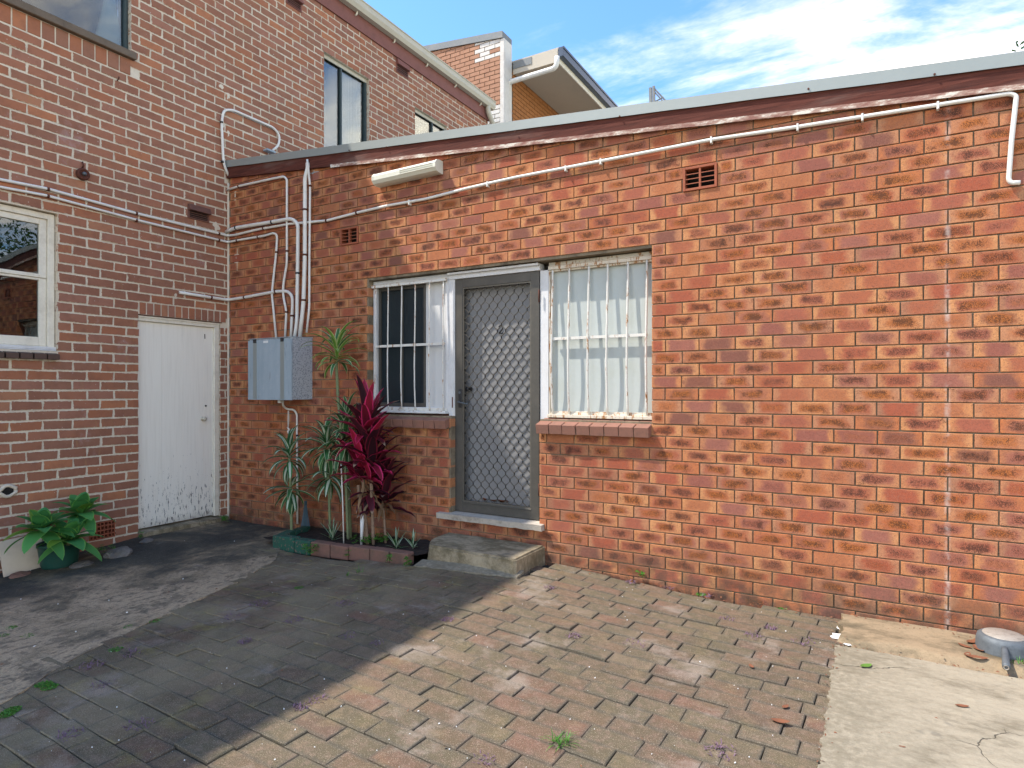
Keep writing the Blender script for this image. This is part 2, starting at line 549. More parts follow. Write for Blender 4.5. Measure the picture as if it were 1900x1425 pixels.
def mat_slab(name='pale concrete', base=(0.50, 0.45, 0.37), dark=(0.17, 0.15, 0.12), k=0.75, thr=0.48):
    m, nt, p = newmat(name, 0.93, 0.15)
    pos = wpos(nt)
    sv = nd(nt, 'ShaderNodeMapping', {'Vector': pos, 'Rotation': (0, 0, R(25)), 'Scale': (1.0, 1.7, 1.0)}).outputs[0]
    n1 = noise(nt, sv, 2.6, 9, 0.78)
    n2 = noise(nt, pos, 35, 5, 0.7)
    n3 = noise(nt, pos, 180, 3, 0.6)
    c = mixc(nt, mth(nt, 'MULTIPLY', smooth(nt, n1, thr, thr + 0.24), k), base, dark)
    c = mixc(nt, mth(nt, 'MULTIPLY', smooth(nt, n2, 0.5, 0.75), 0.35), c, dark)
    c = mixc(nt, mth(nt, 'MULTIPLY', smooth(nt, noise(nt, pos, 4.0, 3, 0.5), 0.66, 0.70), 0.5), c, (0.12, 0.11, 0.09))
    c = mixc(nt, mth(nt, 'MULTIPLY', smooth(nt, n3, 0.4, 0.8), 0.25), c, dark)
    if 'pale' in name:
        sx = nd(nt, 'ShaderNodeSeparateXYZ', {0: pos}).outputs[0]
        ed = mth(nt, 'MULTIPLY', smooth(nt, mth(nt, 'ADD', sx, mth(nt, 'MULTIPLY', n1, 0.5)), 6.75, 6.2), smooth(nt, n2, 0.30, 0.60))
        c = mixc(nt, mth(nt, 'MULTIPLY', ed, 0.65), c, (0.17, 0.145, 0.10))
    wv = nd(nt, 'ShaderNodeVectorMath', {0: pos, 1: scalev(nt, nd(nt, 'ShaderNodeTexNoise', {'Vector': pos, 'Scale': 3.0, 'Detail': 5.0}).outputs[1], (0.35, 0.35, 0.35))}, operation='ADD').outputs[0]
    vc = nd(nt, 'ShaderNodeTexVoronoi', {'Vector': wv, 'Scale': 1.5}, feature='DISTANCE_TO_EDGE').outputs[0]
    crk = mth(nt, 'MULTIPLY', smooth(nt, vc, 0.006, 0.001), smooth(nt, noise(nt, pos, 1.4, 2, 0.5), 0.53, 0.60))
    c = mixc(nt, mth(nt, 'MULTIPLY', crk, 0.85), c, (0.04, 0.035, 0.028))
    setc(nt, p, c)
    bump(nt, p, mth(nt, 'SUBTRACT', mth(nt, 'ADD', n2, n3), mth(nt, 'MULTIPLY', crk, 2.0)), 0.5, 0.004)
    return m


def mat_paint_door():
    m, nt, p = newmat('flaking cream door paint', 0.7, 0.3)
    pos = wpos(nt)
    st = noise(nt, scalev(nt, pos, (30, 45, 2.2)), 1.0, 5, 0.6)
    c = mixc(nt, mth(nt, 'MULTIPLY', smooth(nt, st, 0.4, 0.75), 0.30), (0.84, 0.79, 0.68), (0.66, 0.60, 0.49))
    sp = nd(nt, 'ShaderNodeSeparateXYZ', {0: pos})
    low = smooth(nt, sp.outputs[2], 1.25, 0.1)
    fl = noise(nt, scalev(nt, pos, (60, 60, 14)), 1.0, 5, 0.75)
    t = mth(nt, 'MULTIPLY_ADD', low, -0.20, 0.76)
    mk = smooth(nt, mth(nt, 'SUBTRACT', fl, t), 0.0, 0.015)
    c = mixc(nt, mk, c, (0.17, 0.155, 0.14))
    c = mixc(nt, mth(nt, 'MULTIPLY', smooth(nt, sp.outputs[2], 0.16, 0.05), 0.4), c, (0.25, 0.22, 0.17))
    setc(nt, p, c)
    bump(nt, p, mth(nt, 'SUBTRACT', st, mk), 0.4, 0.002)
    return m


def mat_wood_fascia():
    m, nt, p = newmat('weathered red brown timber', 0.85, 0.2)
    pos = wpos(nt)
    g = noise(nt, scalev(nt, pos, (3.0, 6, 50)), 1.0, 6, 0.65, 0.8)
    b = noise(nt, scalev(nt, pos, (1.2, 1, 6)), 1.0, 4, 0.6)
    c = ramp(nt, g, [(0.25, (0.045, 0.016, 0.012)), (0.5, (0.10, 0.030, 0.020)), (0.75, (0.15, 0.050, 0.034))])
    c = mixc(nt, mth(nt, 'MULTIPLY', smooth(nt, b, 0.52, 0.7), 0.6), c, (0.16, 0.10, 0.08))
    setc(nt, p, c)
    bump(nt, p, g, 0.6, 0.004)
    return m


def mat_peel():
    m, nt, p = newmat('peeling batten paint', 0.85, 0.2)
    pos = wpos(nt)
    g = noise(nt, scalev(nt, pos, (9, 9, 30)), 1.0, 6, 0.75)
    c = ramp(nt, g, [(0.40, (0.26, 0.13, 0.10)), (0.52, (0.40, 0.27, 0.21)), (0.60, (0.66, 0.60, 0.5))])
    setc(nt, p, c)
    bump(nt, p, g, 0.5, 0.004)
    return m


def mat_rusty_paint(name='rust speckled white paint', base=(0.66, 0.63, 0.56), amt=0.60):
    m, nt, p = newmat(name, 0.6, 0.3)
    pos = wpos(nt)
    n = noise(nt, scalev(nt, pos, (30, 30, 9)), 1.0, 6, 0.75)
    n2 = noise(nt, pos, 80, 3, 0.6)
    c = mixc(nt, smooth(nt, n, amt, amt + 0.08), base, (0.36, 0.17, 0.06))
    c = mixc(nt, smooth(nt, n, amt + 0.10, amt + 0.16), c, (0.12, 0.05, 0.025))
    c = mixc(nt, mth(nt, 'MULTIPLY', smooth(nt, n2, 0.5, 0.8), 0.25), c, (0.3, 0.25, 0.2))
    setc(nt, p, c)
    bump(nt, p, n2, 0.4, 0.002)
    return m


def mat_pvc():
    m, nt, p = newmat('grey white conduit', 0.45, 0.4)
    pos = wpos(nt)
    n = noise(nt, pos, 11, 5, 0.65)
    c = mixc(nt, mth(nt, 'MULTIPLY', smooth(nt, n, 0.45, 0.75), 0.35), (0.72, 0.69, 0.62), (0.50, 0.42, 0.31))
    c = mixc(nt, mth(nt, 'MULTIPLY', smooth(nt, noise(nt, pos, 70, 3, 0.7), 0.6, 0.75), 0.3), c, (0.25, 0.22, 0.18))
    setc(nt, p, c)
    return m


def mat_galv(name, spangle):
    m, nt, p = newmat(name, 0.78, 0.25, 0.05)
    pos = wpos(nt)
    v = nd(nt, 'ShaderNodeTexVoronoi', {'Vector': pos, 'Scale': 70.0 if spangle else 30.0})
    n = noise(nt, pos, 60, 4, 0.7)
    n2 = noise(nt, scalev(nt, pos, (8, 8, 1.6)), 1.0, 5, 0.6)
    if spangle:
        c = mixc(nt, smooth(nt, mth(nt, 'ADD', mth(nt, 'MULTIPLY', v.outputs['Distance'], 0.8), mth(nt, 'MULTIPLY', n, 0.6)), 0.48, 0.75), (0.24, 0.265, 0.28), (0.44, 0.465, 0.48))
    else:
        c = mixc(nt, smooth(nt, n2, 0.3, 0.7), (0.30, 0.36, 0.385), (0.37, 0.43, 0.455))
        c = mixc(nt, mth(nt, 'MULTIPLY', smooth(nt, noise(nt, pos, 18, 6, 0.8), 0.52, 0.66), 0.4), c, (0.46, 0.48, 0.47))
        c = mixc(nt, mth(nt, 'MULTIPLY', smooth(nt, noise(nt, scalev(nt, pos, (25, 25, 4)), 1.0, 4, 0.7), 0.60, 0.70), 0.4), c, (0.17, 0.16, 0.14))
        c = mixc(nt, mth(nt, 'MULTIPLY', n, 0.3), c, (0.30, 0.34, 0.38))
    setc(nt, p, c)
    bump(nt, p, n, 0.15, 0.001)
    return m


def mat_leaf(name, dark, light, edge, edge_at=0.30, centre=False, rough=0.45, tip=None):
    m, nt, p = newmat(name, rough, 0.4)
    uv = nd(nt, 'ShaderNodeUVMap', uv_map='UVMap').outputs[0]
    s = nd(nt, 'ShaderNodeSeparateXYZ', {0: uv})
    d = mth(nt, 'ABSOLUTE', mth(nt, 'SUBTRACT', s.outputs[0], 0.5))
    rn = seedv(nt, 7.7)
    c = mixc(nt, rn, dark, light)
    n = noise(nt, scalev(nt, uv, (9, 2.0, 1)), 1.0, 3, 0.6)
    c = mixc(nt, mth(nt, 'MULTIPLY', n, 0.3), c, dark)
    if centre:
        c = mixc(nt, smooth(nt, d, edge_at, edge_at - 0.08), c, edge)
    else:
        c = mixc(nt, smooth(nt, d, edge_at, edge_at + 0.05), c, edge)
    if tip:
        tipm = mth(nt, 'MULTIPLY', smooth(nt, mth(nt, 'ADD', s.outputs[1], mth(nt, 'MULTIPLY', n, 0.15)), 0.9, 1.0), smooth(nt, rn, 0.3, 0.6))
        c = mixc(nt, tipm, c, tip)
    setc(nt, p, c)
    # thin leaves let light through
    tr = nd(nt, 'ShaderNodeBsdfTranslucent', {'Color': mixc(nt, 0.4, c, light)})
    mx = nd(nt, 'ShaderNodeMixShader', {0: 0.28, 1: p.outputs[0], 2: tr.outputs[0]})
    nt.links.new(mx.outputs[0], nt.nodes['Material Output'].inputs[0])
    return m


def mat_glass(name, tint=(0.02, 0.03, 0.035)):
    m = bpy.data.materials.new(name); m.use_nodes = True
    nt = m.node_tree
    nt.nodes.remove(nt.nodes['Principled BSDF'])
    fr = nd(nt, 'ShaderNodeFresnel', {'IOR': 1.62}).outputs[0]
    fr = mth(nt, 'MULTIPLY_ADD', fr, 0.6, 0.04, clamp=True)
    bn = nd(nt, 'ShaderNodeBump', {'Height': noise(nt, wpos(nt), 2.5, 2, 0.5), 'Strength': 0.05, 'Distance': 0.02})
    gl = nd(nt, 'ShaderNodeBsdfGlossy', {'Color': 0.95, 'Roughness': 0.01, 'Normal': bn.outputs[0]})
    tp = nd(nt, 'ShaderNodeBsdfTransparent', {'Color': (0.62, 0.68, 0.68)})
    mx = nd(nt, 'ShaderNodeMixShader', {0: fr, 1: tp.outputs[0], 2: gl.outputs[0]})
    nt.links.new(mx.outputs[0], nt.nodes['Material Output'].inputs[0])
    return m


M = {}
M['brickB'] = mat_brickB()
M['brickA'] = mat_brickA()
M['brickS'] = mat_brickA(False)
M['mortarB'] = mat_mortar('tan raked mortar', (0.27, 0.215, 0.145), (0.07, 0.055, 0.038), 0.85)
M['mortarA'] = mat_mortar('cream lime mortar', (0.68, 0.59, 0.46), (0.42, 0.35, 0.26), 0.5)
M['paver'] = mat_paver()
M['asphalt'] = mat_asphalt()
M['slab'] = mat_slab(base=(0.32, 0.275, 0.20), dark=(0.15, 0.125, 0.085), k=0.85, thr=0.45)
M['patch'] = mat_slab('ochre stained cement', (0.30, 0.22, 0.135), (0.10, 0.08, 0.05), 0.9, 0.40)
M['step'] = mat_slab('mossy step concrete', (0.42, 0.34, 0.225), (0.13, 0.105, 0.06), 0.9, 0.38)
M['thresh'] = mat_slab('worn threshold concrete', (0.50, 0.44, 0.36), (0.12, 0.10, 0.08), 0.8, 0.50)
M['bed'] = mat_plain('joint sand', (0.045, 0.038, 0.028), 0.95, 0.5, (0.02, 0.018, 0.014), 20)
M['soil'] = mat_plain('dark garden soil', (0.035, 0.024, 0.017), 0.95, 0.6, (0.01, 0.008, 0.007), 25, bmp=0.9)
M['doorpaint'] = mat_paint_door()
M['cream'] = mat_plain('aged cream paint', (0.76, 0.70, 0.57), 0.6, 0.3, (0.35, 0.28, 0.18), 8)
M['white'] = mat_plain('dusty white paint', (0.66, 0.65, 0.63), 0.55, 0.3, (0.36, 0.32, 0.27), 8, chips=((0.28, 0.24, 0.2), 0.70, (60, 60, 18)))
M['panel'] = mat_plain('pale duck egg board', (0.45, 0.48, 0.45), 0.6, 0.25, (0.36, 0.37, 0.27), 5, chips=((0.2, 0.2, 0.17), 0.72, (45, 45, 45)))
M['whitepanel'] = mat_plain('off white infill panel', (0.60, 0.59, 0.56), 0.6, 0.12, (0.42, 0.40, 0.36), 4)
M['bar'] = mat_rusty_paint(amt=0.55)
M['barB'] = mat_rusty_paint('rust streaked cream paint', (0.62, 0.55, 0.44), 0.52)
M['bronze'] = mat_plain('dusty bronze aluminium', (0.085, 0.078, 0.066), 0.45, 0.25, (0.17, 0.15, 0.12), 10, metal=0.3)
M['doorleaf'] = mat_plain('grey white door leaf', (0.25, 0.245, 0.24), 0.55, 0.25, (0.28, 0.25, 0.22), 9, chips=((0.7, 0.68, 0.65), 0.70, (30, 30, 30)))
M['grille'] = mat_plain('brown grey grille metal', (0.15, 0.135, 0.11), 0.42, 0.3, (0.09, 0.08, 0.06), 20, metal=0.45)
M['black'] = mat_plain('black metal', (0.02, 0.02, 0.022), 0.4, 0.2)
M['rust'] = mat_plain('rusty iron', (0.11, 0.035, 0.02), 0.85, 0.5, (0.03, 0.012, 0.01), 60, bmp=0.6)
M['pvc'] = mat_pvc()
M['galv'] = mat_galv('galvanised sheet', False)
M['spangle'] = mat_galv('spangled galvanised sheet', True)
M['zinc'] = mat_plain('pale zincalume flashing', (0.29, 0.31, 0.285), 0.45, 0.25, (0.36, 0.38, 0.35), 3, metal=0.25, bmp=0.05)
M['fascia'] = mat_wood_fascia()
M['peel'] = mat_peel()
M['redfascia'] = mat_plain('faded red fascia paint', (0.22, 0.085, 0.065), 0.7, 0.4, (0.11, 0.04, 0.03), 9)
M['gutter'] = mat_plain('beige gutter paint', (0.52, 0.47, 0.36), 0.5, 0.25, (0.30, 0.26, 0.18), 4)
M['terra'] = mat_plain('terracotta', (0.33, 0.095, 0.045), 0.8, 0.3, (0.16, 0.05, 0.03), 30)
M['darkterra'] = mat_plain('weathered terracotta', (0.16, 0.07, 0.05), 0.85, 0.5, (0.08, 0.05, 0.04), 20)
M['void'] = mat_plain('dark cavity', (0.008, 0.007, 0.006), 0.9, 0.1)
M['teal'] = mat_plain('dark teal window frame', (0.035, 0.055, 0.055), 0.45, 0.3, (0.10, 0.11, 0.10), 30)
M['glass'] = mat_glass('window glass')
M['screen'] = mat_plain('dark insect screen', (0.012, 0.02, 0.024), 0.35, 0.2, (0.03, 0.04, 0.045), 12, spec=0.3)
M['room'] = mat_plain('dark room', (0.012, 0.014, 0.016), 0.8, 0.2, (0.03, 0.035, 0.04), 5)
M['curtain'] = mat_plain('white net curtain', (0.75, 0.76, 0.76), 0.8, 0.1, (0.5, 0.52, 0.55), 6)
M['sillA'] = mat_plain('brown glazed sill brick', (0.10, 0.055, 0.04), 0.6, 0.5, (0.05, 0.035, 0.025), 12)
M['sillB'] = mat_plain('dull red brown sill brick', (0.27, 0.125, 0.085), 0.85, 0.45, (0.13, 0.08, 0.055), 14, bmp=0.4, chips=((0.55, 0.5, 0.45), 0.74, (30, 30, 30)))
M['stone'] = mat_plain('grey brown sill stone', (0.16, 0.12, 0.085), 0.9, 0.5, (0.07, 0.055, 0.04), 9, bmp=0.5)
M['greenpaint'] = mat_plain('worn green paint', (0.016, 0.10, 0.062), 0.75, 0.6, (0.05, 0.065, 0.05), 15, chips=((0.20, 0.13, 0.1), 0.57, (26, 26, 26)), bmp=0.6)
M['edgebrick'] = mat_plain('old edging brick', (0.22, 0.11, 0.08), 0.9, 0.6, (0.09, 0.075, 0.05), 12, bmp=0.5)
M['pot'] = mat_plain('green plastic pot', (0.015, 0.075, 0.055), 0.45, 0.3, (0.05, 0.07, 0.06), 10)
M['tile'] = mat_plain('speckled cream tile', (0.62, 0.50, 0.36), 0.5, 0.25, (0.42, 0.30, 0.20), 9)
M['rock'] = mat_plain('rough grey stone', (0.17, 0.15, 0.13), 0.95, 0.6, (0.06, 0.055, 0.05), 12, bmp=1.0)
M['pan'] = mat_plain('dull aluminium pan', (0.13, 0.145, 0.155), 0.62, 0.5, (0.06, 0.065, 0.07), 30, metal=0.35)
M['panbase'] = mat_plain('scratched pan base', (0.36, 0.32, 0.27), 0.6, 0.7, (0.17, 0.145, 0.12), 30, metal=0.2)
M['light'] = mat_plain('aged fluorescent diffuser', (0.70, 0.68, 0.56), 0.35, 0.2, (0.45, 0.40, 0.25), 7)
M['lightend'] = mat_plain('yellowed fitting end', (0.45, 0.38, 0.26), 0.5, 0.4, (0.2, 0.14, 0.08), 20)
M['deadleaf'] = mat_plain('dry brown leaf', (0.20, 0.075, 0.035), 0.8, 0.5, (0.09, 0.035, 0.02), 50)
M['greenleaf'] = mat_plain('fallen green leaf', (0.10, 0.20, 0.03), 0.6, 0.4, (0.05, 0.10, 0.02), 50)
M['leafD'] = mat_leaf('dracaena leaf', (0.035, 0.12, 0.04), (0.08, 0.22, 0.06), (0.55, 0.62, 0.36), 0.33, rough=0.6, tip=(0.3, 0.22, 0.1))
M['leafDc'] = mat_leaf('striped dracaena leaf', (0.03, 0.11, 0.035), (0.06, 0.19, 0.05), (0.62, 0.68, 0.50), 0.24, True, rough=0.6, tip=(0.3, 0.22, 0.1))
M['leafT'] = mat_leaf('yellow green dracaena leaf', (0.10, 0.24, 0.035), (0.20, 0.38, 0.06), (0.50, 0.56, 0.22), 0.30, rough=0.6)
M['leafR'] = mat_leaf('crimson cordyline leaf', (0.12, 0.010, 0.022), (0.50, 0.022, 0.06), (0.72, 0.04, 0.16), 0.34)
M['leafK'] = mat_leaf('dark maroon cordyline leaf', (0.03, 0.008, 0.014), (0.10, 0.014, 0.022), (0.30, 0.02, 0.05), 0.40, rough=0.55, tip=(0.36, 0.25, 0.16))
M['leafA'] = mat_leaf('agave leaf', (0.05, 0.22, 0.065), (0.13, 0.40, 0.09), (0.24, 0.50, 0.10), 0.42, rough=0.6)
M['leafY'] = mat_leaf('pale agave leaf', (0.10, 0.24, 0.03), (0.20, 0.34, 0.04), (0.30, 0.42, 0.08), 0.40)
M['weed'] = mat_leaf('fresh weed leaf', (0.04, 0.16, 0.02), (0.11, 0.28, 0.03), (0.12, 0.28, 0.03), 0.45)
M['deadstrap'] = mat_leaf('withered tan leaf', (0.16, 0.09, 0.05), (0.34, 0.22, 0.12), (0.24, 0.14, 0.08), 0.42, rough=0.8)
M['purple'] = mat_plain('purple grey weed', (0.17, 0.10, 0.14), 0.8, 0.5, (0.09, 0.05, 0.06), 80)
M['stem'] = mat_plain('ringed pale green stem', (0.22, 0.25, 0.12), 0.8, 0.6, (0.08, 0.09, 0.05), 90)
M['cane'] = mat_plain('pale brown cane', (0.30, 0.20, 0.13), 0.8, 0.5, (0.12, 0.07, 0.05), 60)
M['paint_chip'] = mat_plain('white chip', (0.75, 0.74, 0.7), 0.8, 0.2)
M['render'] = mat_plain('white washed render', (0.66, 0.62, 0.55), 0.85, 0.4, (0.40, 0.33, 0.26), 4)
M['soffit'] = mat_plain('beige soffit board', (0.46, 0.40, 0.31), 0.7, 0.2, (0.36, 0.3, 0.22), 3)
M['bluegutter'] = mat_plain('slate blue gutter', (0.055, 0.075, 0.11), 0.35, 0.2, (0.03, 0.04, 0.05), 10)
M['capping'] = mat_plain('dark grey capping', (0.16, 0.17, 0.17), 0.6, 0.4, (0.28, 0.26, 0.22), 5)
M['net'] = mat_plain('blue grey bristle', (0.10, 0.16, 0.20), 0.8, 0.4, (0.05, 0.07, 0.08), 60)
M['bark'] = mat_plain('grey bark', (0.12, 0.09, 0.06), 0.9, 0.5, (0.05, 0.04, 0.03), 12, bmp=0.8)
M['foliage'] = mat_leaf('tree leaf', (0.03, 0.075, 0.02), (0.07, 0.14, 0.03), (0.07, 0.14, 0.03), 0.45)
M['farbrick'] = mat_plain('salmon parapet brick', (0.42, 0.22, 0.13), 0.9, 0.5, (0.26, 0.12, 0.07), 6, bmp=0.3)  # even salmon brick colour with random darker mottling
M['orangebrick'] = mat_plain('orange brick', (0.36, 0.14, 0.04), 0.9, 0.4, (0.2, 0.08, 0.03), 6, bmp=0.3)


# ------------------------------------------------------------------ brick machinery
def brick_geo(w, h, d, bev, jit, rg, top=None):
    """u 0..w, front at out=0 (towards -y local), z 0..h.  top=(zl,zr) cuts a raking top."""
    zl, zr = (h, h) if top is None else top
    def j(): return rg.uniform(-jit, jit)
    A = [(j(), 0, j()), (w + j(), 0, j()), (w + j(), 0, zr + j()), (j(), 0, zl + j())]
    b = bev
    Fr = [(A[0][0] + b, -b * 0.9 + j() * 0.6, A[0][2] + b), (A[1][0] - b, -b * 0.9 + j() * 0.6, A[1][2] + b),
          (A[2][0] - b, -b * 0.9 + j() * 0.6, A[2][2] - b), (A[3][0] + b, -b * 0.9 + j() * 0.6, A[3][2] - b)]
    Bk = [(x, d, z) for x, _, z in A]
    v = Fr + [(x, 0.0, z) for x, _, z in A] + Bk
    f = [(0, 1, 2, 3)]
    for k in range(4):
        f.append((k + 4, (k + 1) % 4 + 4, (k + 1) % 4, k))
        f.append((k + 8, (k + 1) % 4 + 8, (k + 1) % 4 + 4, k + 4))
    uvc = [(0.012, 0.03), (0.988, 0.03), (0.988, 0.97), (0.012, 0.97), (0, 0), (1, 0), (1, 1), (0, 1), (0, 0), (1, 0), (1, 1), (0, 1)]
    uv = [[uvc[i] for i in q] for q in f]
    return v, f, uv


class WallSpec:
    """maps local (u, out, z) to world for wall A (+X facing) or B (-Y facing)"""
    def __init__(s, which):
        s.w = which

    def P(s, u, out, z):
        return (u, out, z) if s.w == 'B' else (-out, u, z)

    @property
    def rot(s):
        return 0.0 if s.w == 'B' else R(90)


def emit_bricks(ws, cells, mat, root, depth, bev, jit, maxn, seed, bw, bh, stuff_name='brickwork'):
    """cells: (u0,u1,z0,z1,top) -> the largest in view as single parts, the rest joined"""
    rg = random.Random(seed)
    sc = []
    for c in cells:
        u0, u1, z0, z1 = c[:4]
        q = [proj(ws.P(u, 0, z)) for u, z in ((u0, z0), (u1, z0), (u1, z1), (u0, z1))]
        area = 0
        if all(q):
            inside = all(-5 <= k[0] <= 1905 and -5 <= k[1] <= 1430 for k in q)
            if inside and not hidden_cell(ws, u0, u1, z0, z1):
                area = abs(sum(q[i][0] * q[(i+1) % 4][1] - q[(i+1) % 4][0] * q[i][1] for i in range(4))) / 2
        sc.append((area, rg.random(), c))
    sc.sort(key=lambda t: -t[0])
    variants = []
    for k in range(14):
        v, f, uv = brick_geo(bw, bh, depth, bev, jit, rg)
        me = bpy.data.meshes.new('brick')
        me.from_pydata(v, [], f)
        l = me.uv_layers.new(name='UVMap')
        flat = [a for q in uv for a in q]
        for i, a in enumerate(flat):
            l.data[i].uv = a
        me.materials.append(mat)
        variants.append(me)
    n = 0
    V, FF, UV, S = [], [], [], []
    rl = root.location
    for area, r, c in sc:
        u0, u1, z0, z1, top = c
        out = rg.uniform(-0.0018, 0.0018)
        full = abs((u1 - u0) - bw) < 0.012 and top is None and abs((z1 - z0) - bh) < 0.006
        if n < maxn and area > 0:
            if full:
                o = bpy.data.objects.new('brick', rg.choice(variants))
                o.scale = ((u1 - u0) / bw, 1, (z1 - z0) / bh)
            else:
                v, f, uv = brick_geo(u1 - u0, z1 - z0, depth, bev, jit, rg, top)
                me = bpy.data.meshes.new('brick')
                me.from_pydata(v, [], f)
                l = me.uv_layers.new(name='UVMap')
                for i, a in enumerate([a for q in uv for a in q]):
                    l.data[i].uv = a
                me.materials.append(mat)
                o = bpy.data.objects.new('brick', me)
            o.location = Vector(ws.P(u0, out, z0)) - rl
            o.rotation_euler = (0, rg.uniform(-0.004, 0.004), ws.rot)
            o.parent = root
            COL.objects.link(o)
            n += 1
        else:
            v, f, uv = brick_geo(u1 - u0, z1 - z0, depth, bev, jit, rg, top)
            k = len(V)
            V += [ws.P(x + u0, y + out, z + z0) for x, y, z in v]
            FF += [tuple(i + k for i in q) for q in f]
            UV += uv
            S += [rg.random()] * len(f)
    if V:
        o = mobj(stuff_name, V, FF, mat, root, uvs=UV, seeds=S)
        o['kind'] = 'stuff'
    return n


def hidden_cell(ws, u0, u1, z0, z1):
    if ws.w == 'A' and u0 > 0.0:
        # hidden behind the annexe below its roof line
        return z1 < 3.95
    return False


def lay(u_lo, u_hi, z_lo, z_hi, zj, pitch_z, uj, pitch_u, joint, holes, skip=None, topf=None, bh=None, rg=rnd, wob=0.0):
    """running bond with openings: returns cells"""
    cells = []
    k = math.floor((z_lo - zj) / pitch_z)
    while True:
        z0 = zj + k * pitch_z
        z1 = z0 + pitch_z - joint
        if z0 > z_hi: break
        k += 1
        if z1 < z_lo: continue
        odd = (k - 1) % 2
        us = uj + (pitch_u / 2 if odd else 0)
        i = math.floor((u_lo - us) / pitch_u) - 1
        w = 0.0
        while True:
            a = us + i * pitch_u
            b = a + pitch_u
            i += 1
            if a > u_hi: break
            a += w
            w = rg.uniform(-wob, wob)
            b += w
            a2, b2 = max(a + joint / 2, u_lo), min(b - joint / 2, u_hi)
            if b2 - a2 < 0.02: continue
            segs = [(a2, b2)]
            zz0, zz1 = z0, z1
            for (hu0, hu1, hz0, hz1) in holes:
                ov = min(z1, hz1) - max(z0, hz0)
                if ov > 0.25 * (z1 - z0):
                    ns = []
                    for s0, s1 in segs:
                        if s1 <= hu0 or s0 >= hu1:
                            ns.append((s0, s1))
                        else:
                            if s0 < hu0 - 0.02: ns.append((s0, hu0))
                            if s1 > hu1 + 0.02: ns.append((hu1, s1))
                    segs = ns
                elif ov > 0.004:
                    for s0, s1 in segs:
                        if s1 > hu0 and s0 < hu1:
                            if hz0 > z0 + 0.01 and hz0 < z1: zz1 = min(zz1, hz0)
                            elif hz1 < z1 and hz1 > z0: zz0 = max(zz0, hz1)
            for s0, s1 in segs:
                t = None
                q1 = zz1
                if topf:
                    tl, tr = topf(s0), topf(s1)
                    if max(tl, tr) < zz0 + 0.012: continue
                    if min(tl, tr) < zz1:
                        t = (max(0.006, min(zz1, tl) - zz0), max(0.006, min(zz1, tr) - zz0))
                if skip and skip(s0, s1, zz0, zz1): continue
                cells.append((s0, s1, zz0, q1, t))
    return cells


def wall_boxes(mb, ws, u0, u1, z0, z1, out0, out1, holes, top=None):
    us = sorted({u0, u1, *[h[0] for h in holes], *[h[1] for h in holes]})
    zs = sorted({z0, z1, *[h[2] for h in holes], *[h[3] for h in holes]})
    us = [u for u in us if u0 <= u <= u1]; zs = [z for z in zs if z0 <= z <= z1]
    for i in range(len(us) - 1):
        for k in range(len(zs) - 1):
            cu, cz = (us[i] + us[i+1]) / 2, (zs[k] + zs[k+1]) / 2
            if any(h[0] < cu < h[1] and h[2] < cz < h[3] for h in holes): continue
            a = ws.P(us[i], out0, zs[k]); b = ws.P(us[i+1], out1, zs[k+1])
            if top and k == len(zs) - 2:
                tl, tr = top(us[i]), top(us[i+1])
                pts = [ws.P(us[i], out0, zs[k]), ws.P(us[i+1], out0, zs[k]), ws.P(us[i+1], out1, zs[k]), ws.P(us[i], out1, zs[k]),
                       ws.P(us[i], out0, tl), ws.P(us[i+1], out0, tr), ws.P(us[i+1], out1, tr), ws.P(us[i], out1, tl)]
                mb.hexa(pts)
            else:
                mb.box(a, b)


WA, WB = WallSpec('A'), WallSpec('B')

# ================================================================== GROUND
def sheet(name, x0, x1, y0, y1, nx, ny, zf, mat, keep=None, kind='structure', thick=0.0):
    v, f, idx = [], [], {}
    for j in range(ny + 1):
        for i in range(nx + 1):
            x = x0 + (x1 - x0) * i / nx; y = y0 + (y1 - y0) * j / ny
            v.append((x, y, zf(x, y)))
    for j in range(ny):
        for i in range(nx):
            cx = x0 + (x1 - x0) * (i + .5) / nx; cy = y0 + (y1 - y0) * (j + .5) / ny
            if keep and not keep(cx, cy): continue
            a = j * (nx + 1) + i
            f.append((a, a + 1, a + nx + 2, a + nx + 1))
    o = mobj(name, v, f, mat, None, True)
    if kind: o['kind'] = kind
    return o


sheet('ground', -60, 60, -60, 60, 60, 60, lambda x, y: -0.22, M['slab'])
sheet('sand_bed', 1.0, 6.6, -5.5, 0.02, 60, 60, lambda x, y: gz(x, y) - 0.030, M['bed'])

# edge of the dark concrete against the pavers (traced on the ground)
EDGE = sorted([(onG(px, py).y, onG(px, py).x) for px, py in ((0, 1305), (60, 1272), (110, 1240), (170, 1205), (225, 1178), (290, 1150), (340, 1128), (400, 1098), (450, 1075), (505, 1045))])
def edge_x(y):
    if y <= EDGE[0][0]: return EDGE[0][1] + (EDGE[0][0] - y) * 0.25
    if y >= EDGE[-1][0]: return EDGE[-1][1] - (y - EDGE[-1][0]) * 0.9
    for (y0, a), (y1, b) in zip(EDGE, EDGE[1:]):
        if y0 <= y <= y1: return a + (b - a) * (y - y0) / (y1 - y0)
def edge_xw(y):
    return edge_x(y) + 0.035 * mnoise.noise(Vector((y * 4.0, 3.3, 0))) + 0.012 * mnoise.noise(Vector((y * 22.0, 1.3, 0)))

